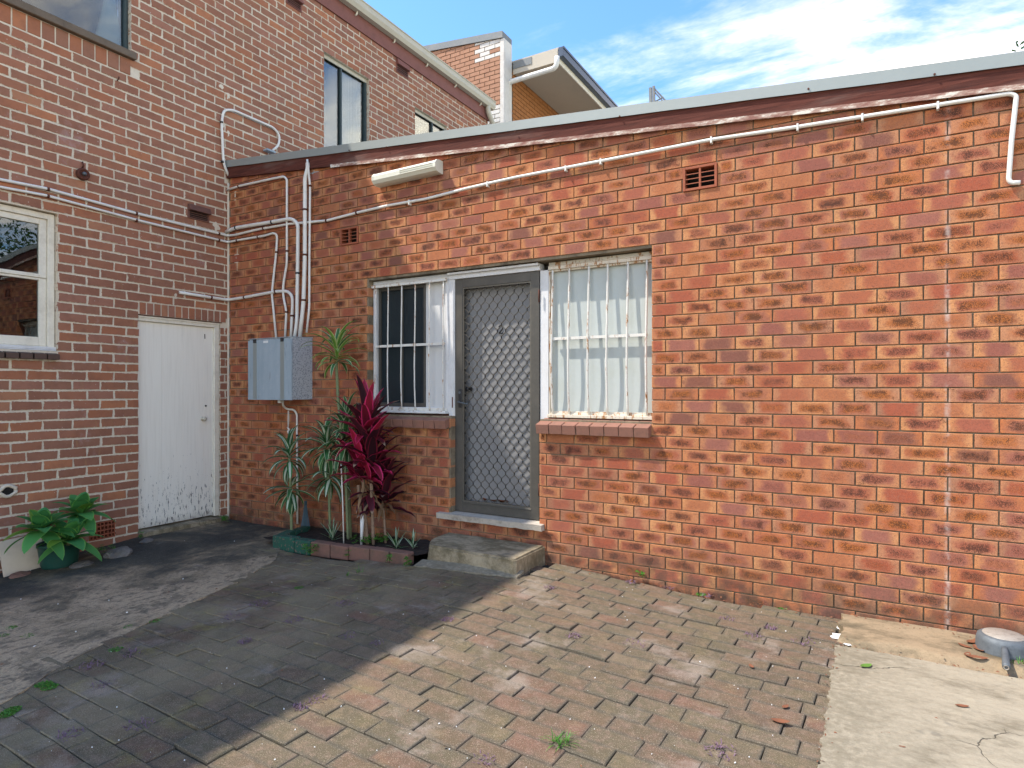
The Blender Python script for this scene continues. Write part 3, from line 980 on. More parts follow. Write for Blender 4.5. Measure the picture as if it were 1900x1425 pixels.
# strip mesh so the dark concrete has a true ragged edge with thickness
def ragged_slab(name, ys, xin, xout, nx, zt, mat, drop=0.06, label=None):
    v, f = [], []
    n = len(ys)
    for y in ys:
        a, b = xin(y), xout(y)
        for i in range(nx + 1):
            x = a + (b - a) * (i / nx) ** 1.0
            v.append((x, y, zt(x, y)))
        v.append((b, y, zt(b, y) - drop))
        v.insert(len(v) - (nx + 2), (a, y, zt(a, y) - drop))
    m = nx + 3
    for j in range(n - 1):
        for i in range(m - 1):
            a = j * m + i
            f.append((a, a + 1, a + m + 1, a + m))
    o = mobj(name, v, f, mat, None, False)
    o['kind'] = 'structure'
    return o


ysA = [-6.5 + i * 0.035 for i in range(int(6.5 / 0.035) + 1)]
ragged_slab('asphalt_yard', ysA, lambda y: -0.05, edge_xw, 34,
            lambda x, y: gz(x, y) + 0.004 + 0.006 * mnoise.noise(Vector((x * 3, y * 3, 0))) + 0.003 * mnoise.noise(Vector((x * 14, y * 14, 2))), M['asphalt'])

SLX = 5.975
def slab_x(y):
    return SLX + 0.025 * mnoise.noise(Vector((y * 5, 9.1, 0))) + 0.016 * mnoise.noise(Vector((y * 24, 5.1, 0))) + 0.010 * mnoise.noise(Vector((y * 61, 2.1, 0))) + (0.0 if y > -0.9 else 0.0)
ysS = [-6.5 + i * 0.012 for i in range(int(6.02 / 0.012) + 1)]
ragged_slab('concrete_slab', ysS, slab_x, lambda y: 9.5, 90,
            lambda x, y: gz(x, y) + 0.007 + 0.004 * mnoise.noise(Vector((x * 2, y * 2, 4))) - 0.002 * max(0, 1 - (x - slab_x(y)) / 0.04) + 0.004 * mnoise.noise(Vector((x * 30, y * 30, 4))), M['slab'])
ysP = [-0.49 + i * 0.0125 for i in range(40)]
def strip_edge(y):
    return 5.99 + 0.05 * mnoise.noise(Vector((y * 12, 2.2, 0)))
ragged_slab('cement_strip', ysP, strip_edge, lambda y: 9.5, 60,
            lambda x, y: gz(x, y) + 0.034 + 0.014 * mnoise.noise(Vector((x * 3.2, y * 5, 7))) - 0.045 * max(0, min(1, (-y - 0.40 + 0.05 * mnoise.noise(Vector((x * 5, 0, 1)))) / 0.05)), M['patch'])
# broken white lime and rubble where pavers, strip and slab meet
mb = MB()
rg = random.Random(5)
for (px, py, s) in ((1568, 1166, .075), (1556, 1182, .06), (1575, 1196, .035)):
    c = onG(px, py, 0.0)
    bm = bmesh.new()
    bmesh.ops.create_icosphere(bm, subdivisions=2, radius=1)
    k = len(mb.v); s *= .62
    for v in bm.verts:
        n = 1 + 0.6 * mnoise.noise(v.co * 1.7 + c * 9)
        mb.v.append((c.x + v.co.x * s * n * rg.uniform(.95, 1.05), c.y + v.co.y * s * n * 1.2, c.z + max(-0.6, v.co.z) * s * 0.16 * n + 0.004))
    for fc in bm.faces:
        mb.f.append(tuple(k + q.index for q in fc.verts))
    bm.free()
o = mb.build('lime_rubble', M['paint_chip'], None)
tag(o, 'white broken lime lumps along the joint of pavers and pale slab', 'rubble', kind='stuff')

# ------------------------------------------------------------------ pavers
pav = empty('brick_paving', (4.0, -1.5, 0.0), kind='structure')
def build_pavers():
    rg = random.Random(21)
    L, Wd, gap = 0.2315, 0.1165, 0.003
    ang = R(-2.2)
    ca, sa = math.cos(ang), math.sin(ang)
    cells = []
    ro = 0.0
    for r in range(-2, 52):
        yl = -0.02 - r * Wd
        ro = (0.5 if r % 2 else 0.0) * L + rg.uniform(-0.03, 0.03)
        if r % 7 == 3: ro += 0.06
        for c in range(-6, 26):
            xl = 1.0 + c * L + ro
            cx, cy = xl + L / 2, yl - Wd / 2
            wx = 4.0 + (cx - 4.0) * ca - cy * sa
            wy = (cx - 4.0) * sa + cy * ca
            if wy > -0.045 and wx > 0: pass
            cells.append((wx, wy, r))
    out = []
    for wx, wy, r in cells:
        if wy < -5.0 or wy > -0.02: continue
        l = L - gap
        x0, x1 = wx - L / 2, wx + L / 2
        ex = edge_x(wy)
        if x1 < ex - 0.02: continue
        xr = slab_x(wy) + 0.045
        a, b = x0, x1
        if x1 > xr: b = xr
        if b - a < 0.05: continue
        # planter and step footprints
        if 1.33 < wx < 3.0 and wy > -0.60: continue
        if 2.98 < wx < 3.90 and wy > -0.40: continue
        w2 = Wd - gap
        y0, y1 = wy - Wd / 2 + gap / 2, wy + Wd / 2 - gap / 2
        y1 = min(y1, -0.012)
        if y1 - y0 < 0.03: continue
        out.append(((a + b) / 2, (y0 + y1) / 2, b - a - gap, y1 - y0))
    sc = []
    for c in out:
        q = proj((c[0], c[1], gz(c[0], c[1])))
        s = 0
        if q and -20 < q[0] < 1920 and 0 < q[1] < 1440:
            s = 1.0 / q[2]
        sc.append((s, c))
    sc.sort(key=lambda t: -t[0])
    def geo(w, h, rg):
        b = 0.0035
        v = []
        A = [(-w/2, -h/2), (w/2, -h/2), (w/2, h/2), (-w/2, h/2)]
        A = [(x + rg.uniform(-.0018, .0018), y + rg.uniform(-.0018, .0018)) for x, y in A]
        v += [(x * (1 - 2*b/w), y * (1 - 2*b/h), 0) for x, y in A]
        v += [(x, y, -b) for x, y in A]
        v += [(x, y, -0.05) for x, y in A]
        f = [(0, 1, 2, 3)]
        for k in range(4):
            f.append((k + 4, (k + 1) % 4 + 4, (k + 1) % 4, k)); f.append((k + 8, (k + 1) % 4 + 8, (k + 1) % 4 + 4, k + 4))
        u = [(0.01, .02), (.99, .02), (.99, .98), (.01, .98), (0, 0), (1, 0), (1, 1), (0, 1), (0, 0), (1, 0), (1, 1), (0, 1)]
        return v, f, [[u[i] for i in q] for q in f]
    var = []
    for k in range(10):
        v, f, uv = geo(L - gap, Wd - gap, rg)
        me = bpy.data.meshes.new('paver'); me.from_pydata(v, [], f)
        l = me.uv_layers.new(name='UVMap')
        for i, a in enumerate([a for q in uv for a in q]): l.data[i].uv = a
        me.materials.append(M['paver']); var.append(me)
    V, FF, UV, S = [], [], [], []
    n = 0
    for s, (x, y, w, h) in sc:
        e = 0.01
        z = gz(x, y) + rg.gauss(0, 0.0028)
        tx = (gz(x + e, y) - gz(x - e, y)) / (2 * e) + rg.gauss(0, 0.014)
        ty = (gz(x, y + e) - gz(x, y - e)) / (2 * e) + rg.gauss(0, 0.024)
        rz = ang + rg.gauss(0, 0.009)
        if s > 0 and n < 300:
            if abs(w - (L - gap)) < 0.004 and abs(h - (Wd - gap)) < 0.004:
                o = bpy.data.objects.new('paver', rg.choice(var))
            else:
                v, f, uv = geo(w, h, rg)
                me = bpy.data.meshes.new('paver'); me.from_pydata(v, [], f)
                l = me.uv_layers.new(name='UVMap')
                for i, a in enumerate([a for q in uv for a in q]): l.data[i].uv = a
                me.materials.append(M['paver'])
                o = bpy.data.objects.new('paver', me)
            o.location = Vector((x, y, z)) - pav.location
            o.rotation_euler = (math.atan(ty), -math.atan(tx), rz)
            o.parent = pav; COL.objects.link(o); n += 1
        else:
            v, f, uv = geo(w, h, rg); k = len(V)
            c_, s_ = math.cos(rz), math.sin(rz)
            V += [(x + a * c_ - b * s_, y + a * s_ + b * c_, z + cc + a * tx + b * ty) for a, b, cc in v]
            FF += [tuple(i + k for i in q) for q in f]; UV += uv; S += [rg.random()] * len(f)
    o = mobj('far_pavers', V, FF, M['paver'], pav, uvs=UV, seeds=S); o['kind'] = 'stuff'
build_pavers()

# ================================================================== ANNEXE (wall B)
annexe = empty('brick_annexe', (3.5, 0, 0), 'long single storey annexe of flashed orange red brick with a sloping metal edged roof', 'building')
def roofB(u):  # underside of fascia
    return 3.94 - 0.0962 * u
LINT = 2.447
xw0, xw1 = onB(683.5, 700).x, onB(835.5, 700).x
xd1 = onB(1001, 700).x
xr1 = onB(1209.5, 700).x
LS, RS, DS = 1.20, 1.195, 0.366
HB = [(xw0, xw1, LS, LINT), (xw1, xd1, DS, LINT), (xd1, xr1, RS, LINT)]
B_U1 = 7.6
zjB, pz = 1.437, 0.0861
ventB = []
for (px, py) in ((649, 436), (1299, 325)):
    c = onB(px, py)
    k = round((c.z - zjB) / pz)
    ventB.append((c.x, zjB + k * pz))
ventHoles = []
for i, (cx, cz) in enumerate(ventB):
    k = (ventB[i][1] - zjB) / pz
    ventHoles.append((cx - 0.118, cx + 0.118, cz - pz - 0.004, cz + pz - 0.006))
holesB = HB + ventHoles
mb = MB()
wall_boxes(mb, WB, 0.0, B_U1, -0.2, 2.9, 0.009, 0.235, [(a - .004 if a != xw1 and a != xd1 else a, b + .004 if b != xw1 and b != xd1 else b, c - .004, d + .004) for a, b, c, d in HB] + ventHoles)
mb2 = MB()
mb2.hexa([(0, 0.009, 2.9), (B_U1, 0.009, 2.9), (B_U1, 0.235, 2.9), (0, 0.235, 2.9),
          (0, 0.009, roofB(0) - .02), (B_U1, 0.009, roofB(B_U1) - .02), (B_U1, 0.235, roofB(B_U1) - .02), (0, 0.235, roofB(0) - .02)])
# vents above 2.9 need their own holes
mb2 = MB()
vh = [h for h in ventHoles if h[3] > 2.9 or True]
wall_boxes(mb2, WB, 0.0, B_U1, 2.9, 3.15, 0.009, 0.235, [(h[0], h[1], max(h[2], 2.9), min(h[3], 3.15)) for h in ventHoles if h[3] > 2.9])
mb3 = MB()
wall_boxes(mb3, WB, 0.0, B_U1, 3.15, 3.2, 0.009, 0.235, [], top=lambda u: roofB(u) - 0.02)
mb.v += []
for q in (mb2, mb3):
    k = len(mb.v); mb.v += q.v; mb.f += [tuple(i + k for i in f) for f in q.f]
mb.build('wall', M['mortarB'], annexe)

cellsB = lay(0.012, B_U1, -0.12, 4.0, zjB + 0.004, pz, 6.651, 0.2365, 0.0078, holesB, topf=lambda u: roofB(u) - 0.16, rg=random.Random(3), wob=0.0035)
emit_bricks(WB, cellsB, M['brickB'], annexe, 0.10, 0.0022, 0.0012, 300, 11, 0.2287, 0.0783)

# fascia, flashing, batten, roof
def rake(mb, x0, x1, y0, y1, zlo, zhi, n=1, wobble=0.0):
    for i in range(n):
        a = x0 + (x1 - x0) * i / n; b = x0 + (x1 - x0) * (i + 1) / n
        wa = wobble * mnoise.noise(Vector((a * 3, 0, 0))); wb = wobble * mnoise.noise(Vector((b * 3, 0, 0)))
        mb.hexa([(a, y0, roofB(a) + zlo + wa), (b, y0, roofB(b) + zlo + wb), (b, y1, roofB(b) + zlo), (a, y1, roofB(a) + zlo),
                 (a, y0, roofB(a) + zhi), (b, y0, roofB(b) + zhi), (b, y1, roofB(b) + zhi), (a, y1, roofB(a) + zhi)])
mb = MB(); rake(mb, 0.01, B_U1, -0.030, 0.008, -0.188, -0.062); mb.build('fascia_board', M['fascia'], annexe)
mb = MB(); rake(mb, 1.6, B_U1, -0.038, -0.031, -0.206, -0.176, 40, 0.006); mb.build('fascia_batten', M['peel'], annexe)
mb = MB(); rake(mb, 0.0, B_U1, -0.043, -0.040, -0.075, 0.0, 60, 0.004); rake(mb, 0.0, B_U1, -0.040, 0.10, -0.003, 0.001)
fl = mb.build('roof_flashing', M['zinc'], annexe)
for px, py in ((648, 279), (717, 273), (956, 244), (1500, 165), (1734, 138), (1150, 216)):
    mb = MB(); c = onB(px, py, 0.044); mb.tube([c, c + Vector((0, -0.006, 0))], 0.006, 8)
    mb.build('screw', M['rust'], fl)
# roof skin behind
mb = MB()
mb.hexa([(0.0, 0.10, roofB(0) - .06), (B_U1, 0.10, roofB(B_U1) - .06), (B_U1, 9.0, roofB(B_U1) - .06), (0, 9.0, roofB(0) - .06),
         (0, 0.10, roofB(0) - .02), (B_U1, 0.10, roofB(B_U1) - .02), (B_U1, 9.0, roofB(B_U1) - .02), (0, 9.0, roofB(0) - .02)])
mb.build('roof', M['zinc'], annexe)
mb = MB(); mb.box((B_U1 - .2, 0.235, -0.2), (B_U1, 9.0, 3.0)); mb.box((0.3, 8.8, -0.2), (B_U1 - .2, 9.0, 3.0)); mb.build('rear_wall', M['mortarB'], annexe)

# air vents in B
def louvre_vent(c, w, h, parent):
    mb = MB(); x, y, z = c; t = 0.017
    mb.box((x - w/2, -0.014, z - h/2), (x - w/2 + t, 0.06, z + h/2)); mb.box((x + w/2 - t, -0.014, z - h/2), (x + w/2, 0.06, z + h/2))
    mb.box((x - w/2 + t, -0.0135, z + h/2 - t), (x + w/2 - t, 0.06, z + h/2)); mb.box((x - w/2 + t, -0.0135, z - h/2), (x + w/2 - t, 0.06, z - h/2 + t))
    vent = mb.build('air_vent', M['terra'], parent, bevel=0.002)
    ih = h - 2 * t; n = 4
    for i in range(1, n):
        zc = z - ih / 2 + ih * i / n + .002
        for s in (-1, 1):
            m2 = MB(); x0, x1 = (x - w/2 + t, x - .006) if s < 0 else (x + .006, x + w/2 - t)
            m2.hexa([(x0, -0.010, zc - .006), (x1, -0.010, zc - .006), (x1, .02, zc + .004), (x0, .02, zc + .004),
                     (x0, -0.010, zc - .001), (x1, -0.010, zc - .001), (x1, .02, zc + .010), (x0, .02, zc + .010)])
            m2.build('louvre', M['terra'], vent)
    m2 = MB(); m2.box((x - .006, -0.011, z - ih/2), (x + .006, 0.02, z + ih/2)); m2.build('mullion', M['terra'], vent)
    m2 = MB(); m2.box((x - w/2 + t, 0.061, z - h/2 + .001), (x + w/2 - t, 0.07, z + h/2 - .001)); m2.build('cavity', M['void'], vent)
for h in ventHoles:
    louvre_vent(((h[0] + h[1]) / 2, 0, (h[2] + h[3]) / 2), h[1] - h[0] - .004, h[3] - h[2] - .004, annexe)

# lintel strip + head
def sill(x0, x1, z, n, parent, leftcap=True):
    """rowlock brick sill, sloping"""
    w = (x1 - x0) / n
    for i in range(n):
        a, b = x0 + i * w + .003, x0 + (i + 1) * w - .003
        j = rnd.uniform(-.003, .003)
        f0, f1 = -0.075 + j, 0.10
        zt0, zt1 = z - 0.052 + j * .4, z - 0.004
        mb = MB(); mb.hexa([(a, f0 + .012, zt0 - .074), (b, f0 + .012, zt0 - .074), (b, f1, zt1 - .076), (a, f1, zt1 - .076),
                            (a, f0, zt0), (b, f0, zt0), (b, f1, zt1), (a, f1, zt1)])
        mb.build('sill_brick', M['sillB'], parent, bevel=0.003)
    mb = MB(); mb.hexa([(x0 + .004, -0.055, z - .125), (x1 - .004, -0.055, z - .125), (x1 - .004, .09, z - .085), (x0 + .004, .09, z - .085),
                        (x0 + .004, -0.06, z - .060), (x1 - .004, -0.06, z - .060), (x1 - .004, .09, z - .012), (x0 + .004, .09, z - .012)])
    mb.build('sill_mortar', M['mortarB'], parent)
sill(xw0 + .0, xw1 - 0.005, LS + .012, 8, annexe)
sill(xd1 + .0, xr1 + .0, RS + .012, 8, annexe)

# ---- left window
RC = 0.085
xj = onB(835.5, 700, -0.085).x       # recess of frames from brick face
def frame_rect(mb, x0, x1, z0, z1, t, y0, y1, tb=None, tt=None):
    tb = tb or t; tt = tt or t
    mb.box((x0, y0, z0), (x0 + t, y1, z1)); mb.box((x1 - t, y0, z0), (x1, y1, z1))
    mb.box((x0 + t, y0 + .001, z0), (x1 - t, y1, z0 + tb)); mb.box((x0 + t, y0 + .001, z1 - tt), (x1 - t, y1, z1))
    return mb
win1 = empty('window', (xw0, 0.1, LS)); win1.parent = annexe; win1.location = Vector((xw0, .1, LS)) - annexe.location
def wpart(mb, name, mat, par=None, **k):
    return mb.build(name, mat, par, **k)
xm = onB(789, 700, -RC).x     # start of white infill panel
mb = MB(); frame_rect(mb, xw0 + .002, xj - .002, LS + .016, LINT - .002, 0.042, RC - .02, RC + .05, 0.05, 0.06)
mb.build('frame', M['white'], win1, bevel=0.002)
mb = MB(); mb.box((xm - .0, RC + .012, LS + .066), (xj - .044, RC + .035, LINT - .062)); mb.build('infill_panel', M['whitepanel'], win1)
mb = MB(); frame_rect(mb, xw0 + .044, xm - .001, LS + .068, LINT - .064, 0.022, RC + .005, RC + .045, .035, .03)
xq = (xw0 + .044) * .5 + (xm) * .5
mb.box((xq - .012, RC + .004, LS + .103), (xq + .014, RC + .045, LINT - .094)); mb.build('sash', M['bronze'], win1, bevel=.001)
for a, b, yy in ((xw0 + .066, xq - .012, .030), (xq + .014, xm - .023, .022)):
    mb = MB(); mb.box((a, RC + yy, LS + .103), (b, RC + yy + .003, LINT - .094)); mb.build('pane', M['screen'], win1)
mb = MB()
for bx in (((xw0 + .03, .16, LS + .05), (xm + .03, .165, LINT - .03)),): mb.box(*bx)
mb.build('interior', M['room'], win1)

def grille(x0, x1, zb, zt, xs, y, bulge, parent, mat, flat_z, rod=0.0062, railmat=None):
    g = empty('security_grille', (x0, -y, zb)); g.parent = parent
    pl = Vector(parent.location) + (Vector(parent.parent.location) if parent.parent else Vector())
    g.location = Vector((x0, y, zb)) - pl
    rm = railmat or mat
    def yb(z):
        t = (zt - z) / (zt - zb)
        return y - bulge * (math.sin(math.pi * min(1, max(0, t)) ** 1.6)) ** 1.0
    for x in xs:
        pts = [(x + .0025 * mnoise.noise(Vector((x * 9, t * 2.2, 0))), yb(zt + (zb - zt) * t / 16), zt + (zb - zt) * t / 16) for t in range(17)]
        m_ = MB(); m_.tube(pts, rod, 7); m_.build('bar', mat, g, True)
    m_ = MB(); m_.box((x0, y - .014, zt - .004), (x1, y + .012, zt + .022)); m_.box((x0, y - .020, zt + .0225), (x1, y - .014, zt + .026)); m_.build('top_rail', rm, g, bevel=.0015)
    m_ = MB(); m_.box((x0 - .004, y - .022, zb - .020), (x1, y + .012, zb + .004)); m_.box((x0, y + .008, zb + .0045), (x1, y + .012, zb + .030)); m_.build('bottom_rail', rm, g, bevel=.0015)
    m_ = MB(); m_.box((xs[0] - .004, yb(flat_z) - .004 + rod, flat_z - .011), (xs[-1] + .004, yb(flat_z) + .016 + rod, flat_z + .011)); m_.build('cross_bar', mat, g)
    return g
gy = 0.045
xs1 = [onB(px, 640, -gy).x for px in (697.5, 720.5, 745.5, 770.5, 797, 823)]
grille(xw0 + .004, xj - .012, LS + .034, LINT - .065, xs1, gy, 0.012, win1, M['bar'], onB(745, 641, -gy).z)
mb = MB(); mb.box((xw0 + .0, RC - .075, LS + .0145), (xj - .003, RC + .02, LS + .030)); mb.build('sill_board', M['white'], win1, bevel=.002)

# ---- right window
win2 = empty('window', (xd1, 0.1, RS)); win2.parent = annexe; win2.location = Vector((xd1 + .1, .1, RS)) - annexe.location
RP = 0.118
xp = onB(1018, 700, -RC).x
mb = MB(); mb.box((onB(1002.5, 700, -RC).x, RP - .036, DS + .01), (xp, RP + .05, LINT - .0605)); mb.build('post', M['white'], win2, bevel=.002)
mb = MB(); frame_rect(mb, xp + .001, xr1 - .002, RS + .016, LINT - .003, 0.012, RP - .032, RP + .02, 0.030, 0.075); mb.build('frame', M['barB'], win2, bevel=.002)
mb = MB(); mb.box((xp + .014, RP, RS + .047), (xr1 - .015, RP + .012, LINT - .079)); mb.build('infill_panel', M['panel'], win2)
gy2 = 0.084
xs2 = [onB(px, 640, -gy2).x for px in (1025.5, 1056.5, 1092.5, 1127.5, 1165, 1200.5)]
grille(xp + .002, xr1 - .004, RS + .030, LINT - .060, xs2, gy2, 0.026, win2, M['bar'], onB(1092, 626, -gy2).z, 0.0088, M['barB'])

# ---- doorway
door = empty('security_door', (xw1, 0.1, DS)); door.parent = annexe; door.location = Vector((xw1, .1, DS)) - annexe.location
xa, xb_ = onB(846, 700, -RC).x, onB(1001.5, 700, -RC).x
mb = MB(); mb.box((xj, RC - .02, DS + .002), (xa - .001, RC + .06, LINT - .06)); mb.box((xj, RC - .025, LINT - .0595), (xb_ + .01, RC + .06, LINT - .002))
mb.box((xj + .0001, RC - .05, LINT - .022), (xb_ + .01, RC - .0255, LINT - .003))
mb.build('door_frame', M['white'], door, bevel=.002)
mb = MB(); mb.box((xa - .022, RC - .026, 1.02), (xa - .018 + .006, RC - .0205, 2.30)); mb.build('cover_strip', M['white'], door)
tD = 0.075
zt_, zb_ = LINT - .062, DS + .004
mb = MB()
mb.box((xa, RC - .012, zb_), (xa + tD, RC + .02, zt_)); mb.box((xb_ - tD, RC - .012, zb_), (xb_, RC + .02, zt_))
mb.box((xa + tD, RC - .0115, zt_ - tD), (xb_ - tD, RC + .02, zt_)); mb.box((xa + tD, RC - .0115, zb_), (xb_ - tD, RC + .02, zb_ + .07))
mb.box((xa + tD, RC - .014, zb_ + .0705), (xb_ - tD, RC + .02, zb_ + .085))
scr = mb.build('screen_frame', M['bronze'], door, bevel=.002)
mb = MB(); i0, i1, k0, k1 = xa + tD, xb_ - tD, zb_ + .085, zt_ - tD
t2 = .012
mb.box((i0, RC - .006, k0), (i0 + t2, RC + .012, k1)); mb.box((i1 - t2, RC - .006, k0), (i1, RC + .012, k1)); mb.box((i0 + t2, RC - .0055, k1 - t2), (i1 - t2, RC + .012, k1)); mb.box((i0 + t2, RC - .0055, k0), (i1 - t2, RC + .012, k0 + t2))
mb.build('bead', M['grille'], scr)
# diamond mesh: pressed strands zigzagging
mb = MB()
dw, dh = 0.0815, 0.1085
i0 += t2; i1 -= t2; k0 += t2; k1 -= t2
nx = int((i1 - i0) / (dw / 2)) + 2
for i in range(-1, nx + 1):
    pts = []
    k = 0
    z = k1 + dh / 2
    xbase = i0 + i * dw / 2 + .01
    # each strand zigzags between neighbouring columns
    seq = []
    j = 0
    while z > k0 - dh:
        seq.append((xbase + (dw / 2 if (j + i) % 2 else 0.0), z)); z -= dh / 2; j += 1
    # straight diagonals with short flats at nodes
    for (xa1, za1), (xa2, za2) in zip(seq, seq[1:]):
        p = Vector((xa1, RC, za1)); q = Vector((xa2, RC, za2))
        # clip
        ts = [0.0, 1.0]
        def clip(p, q):
            t0, t1 = 0.0, 1.0
            d = q - p
            for c, lo, hi in ((0, i0 - .002, i1 + .002), (2, k0 - .002, k1 + .002)):
                if abs(d[c]) < 1e-9:
                    if p[c] < lo or p[c] > hi: return None
                    continue
                a, b = (lo - p[c]) / d[c], (hi - p[c]) / d[c]
                if a > b: a, b = b, a
                t0, t1 = max(t0, a), min(t1, b)
            return (p + d * t0, p + d * t1) if t1 - t0 > 0.02 else None
        # S-shaped strand: node flat vertical portions
        m1 = p + Vector((0, 0, -0.010)); m2 = q + Vector((0, 0, 0.010))
        for a, b in ((p, m1), (m1, m2), (m2, q)):
            c = clip(a, b)
            if c:
                d = (c[1] - c[0]).normalized(); n_ = Vector((d.z, 0, -d.x)) * 0.0019
                yy0, yy1 = RC - .003, RC + .007
                c0, c1 = c
                mb.hexa([(c0.x - n_.x, yy0, c0.z - n_.z), (c0.x + n_.x, yy0, c0.z + n_.z), (c0.x + n_.x, yy1, c0.z + n_.z), (c0.x - n_.x, yy1, c0.z - n_.z),
                         (c1.x - n_.x, yy0, c1.z - n_.z), (c1.x + n_.x, yy0, c1.z + n_.z), (c1.x + n_.x, yy1, c1.z + n_.z), (c1.x - n_.x, yy1, c1.z - n_.z)])
mb.build('diamond_mesh', M['grille'], scr)
# leaf behind
YL = RC + .075
mb = MB(); mb.box((xa + .02, YL, zb_ + .01), (xb_ - .02, YL + .035, zt_ - .01)); leaf = mb.build('door_leaf', M['doorleaf'], door)
mb = MB(); mb.box((xa - .001 , YL + .036, zb_), (xb_ + .001, YL + .05, zt_)); mb.build('backing', M['void'], door)
# number 2 on the leaf
c = onB(929, 612, -YL + .004)
pts = []
H = 0.062
for t in range(9):
    a = R(165 - t * 25); pts.append((c.x + .020 * math.cos(a), YL - .004, c.z + H * .28 + .020 * math.sin(a)))
pts += [(c.x + .004, YL - .004, c.z - .006), (c.x - .018, YL - .004, c.z - H * .48), (c.x - .006, YL - .004, c.z - H * .44), (c.x + .012, YL - .004, c.z - H * .50), (c.x + .022, YL - .004, c.z - H * .42)]
mb = MB(); mb.tube(pts, .0045, 6); mb.build('number', M['black'], leaf, True)
# lock + lever
c = onB(853.5, 738, -(RC - .02)); 
mb = MB(); mb.box((c.x - .018, RC - .024, c.z - .085), (c.x + .018, RC - .0125, c.z + .075)); lk = mb.build('lock_plate', M['black'], door, bevel=.003)
mb = MB(); mb.tube([(c.x, RC - .03, c.z + .045), (c.x, RC - .024, c.z + .045)], .011, 12); mb.build('lock_cylinder', M['pan'], lk)
mb = MB(); mb.tube(fillet([(c.x - .004, RC - .024, c.z - .035), (c.x - .004, RC - .058, c.z - .035), (c.x + .055, RC - .060, c.z - .045), (c.x + .105, RC - .055, c.z - .055)], .012), .0065, 8); mb.build('lever_handle', M['pan'], lk, True)
c2 = onB(872, 722, -YL + .01)
mb = MB(); v, f = lathe([(0, 0), (.022, 0), (.024, .01), (.012, .02), (.012, .03), (.024, .04), (.02, .052), (0, .055)], 14); mb.v = [(c2.x + a, YL - cc - .002, c2.z + b) for a, b, cc in v]; mb.f = f; mb.build('inner_knob', M['black'], leaf, True)
for zc in (2.18, 0.62):
    mb = MB(); mb.tube([(xb_ + .006, RC - .026, zc - .05), (xb_ + .006, RC - .026, zc + .05)], .0055, 8); mb.build('hinge', M['rust'], door, True)
mb = MB(); c = onB(843.5, 746, -RC); mb.box((c.x - .012, RC - .0275, c.z - .05), (c.x + .001, RC - .0205, c.z + .045)); mb.build('strike_plate', M['rust'], door, bevel=.002)
for px in (878, 903, 932, 960):
    c = onB(px, 520 - (px - 878) * .135, -RC); mb = MB(); mb.tube([(c.x, RC - .012, c.z), (c.x, RC - .0145, c.z)], .0032, 8); mb.build('screw', M['pan'], scr)

# threshold slab
x0, x1 = onB(816, 965).x + .0, onB(1010, 985).x
mb = MB()
n = 26
for i in range(n):
    a, b = x0 + (x1 - x0) * i / n, x0 + (x1 - x0) * (i + 1) / n
    def e(x): return -0.055 + .010 * mnoise.noise(Vector((x * 9, 0, 3))), .007 * mnoise.noise(Vector((x * 14, 4, 0)))
    ea, eb = e(a), e(b)
    mb.hexa([(a, ea[0] + .008, DS - .052 + ea[1]), (b, eb[0] + .008, DS - .052 + eb[1]), (b, .2, DS - .05), (a, .2, DS - .05),
             (a, ea[0], DS - .004 + ea[1] * .3), (b, eb[0], DS - .004 + eb[1] * .3), (b, .2, DS), (a, .2, DS)])
mb.build('threshold', M['thresh'], annexe)

# ---- concrete doorstep, own thing
def doorstep():
    xr, xl = 3.915, 2.985
    zt = 0.196
    top = [(xl + .02, -0.30), (xl + .13, -0.455), (xr - .02, -0.47), (xr, -0.45), (xr, -0.004), (xl + .0, -0.004)]
    bm = bmesh.new()
    bot = [(x + (0.0 if x > 3.3 else -.015), y - (.004 if y < -.1 else 0)) for x, y in top]
    tv = [bm.verts.new((x, y, zt)) for x, y in top]
    bv = [bm.verts.new((x, y, gz(x, y) - 0.03)) for x, y in bot]
    bm.faces.new(tv); bm.faces.new(bv[::-1])
    n = len(top)
    for i in range(n): bm.faces.new((tv[i], bv[i], bv[(i+1) % n], tv[(i+1) % n]))
    bmesh.ops.recalc_face_normals(bm, faces=bm.faces)
    bmesh.ops.bevel(bm, geom=[e for e in bm.edges if all(abs(v.co.z - zt) < .01 for v in e.verts)], offset=.012, segments=2, affect='EDGES')
    bmesh.ops.triangulate(bm, faces=bm.faces)
    for _ in range(4):
        bmesh.ops.subdivide_edges(bm, edges=[e for e in bm.edges if e.calc_length() > .05], cuts=1, use_grid_fill=False)
        bmesh.ops.triangulate(bm, faces=bm.faces)
    bm.normal_update()
    for v in bm.verts:
        d = mnoise.noise(v.co * 8) * .006 + mnoise.noise(v.co * 28) * .0035
        if v.co.x < xl + .25 and v.co.z < zt - .01: d *= 3
        v.co += v.normal * d * (0.35 if v.normal.z > .9 else 1)
    me = bpy.data.meshes.new('doorstep'); bm.to_mesh(me); bm.free(); me.materials.append(M['step'])
    o = link(bpy.data.objects.new('doorstep', me))
    tag(o, 'worn mossy concrete doorstep block below the grey security door', 'doorstep')
doorstep()
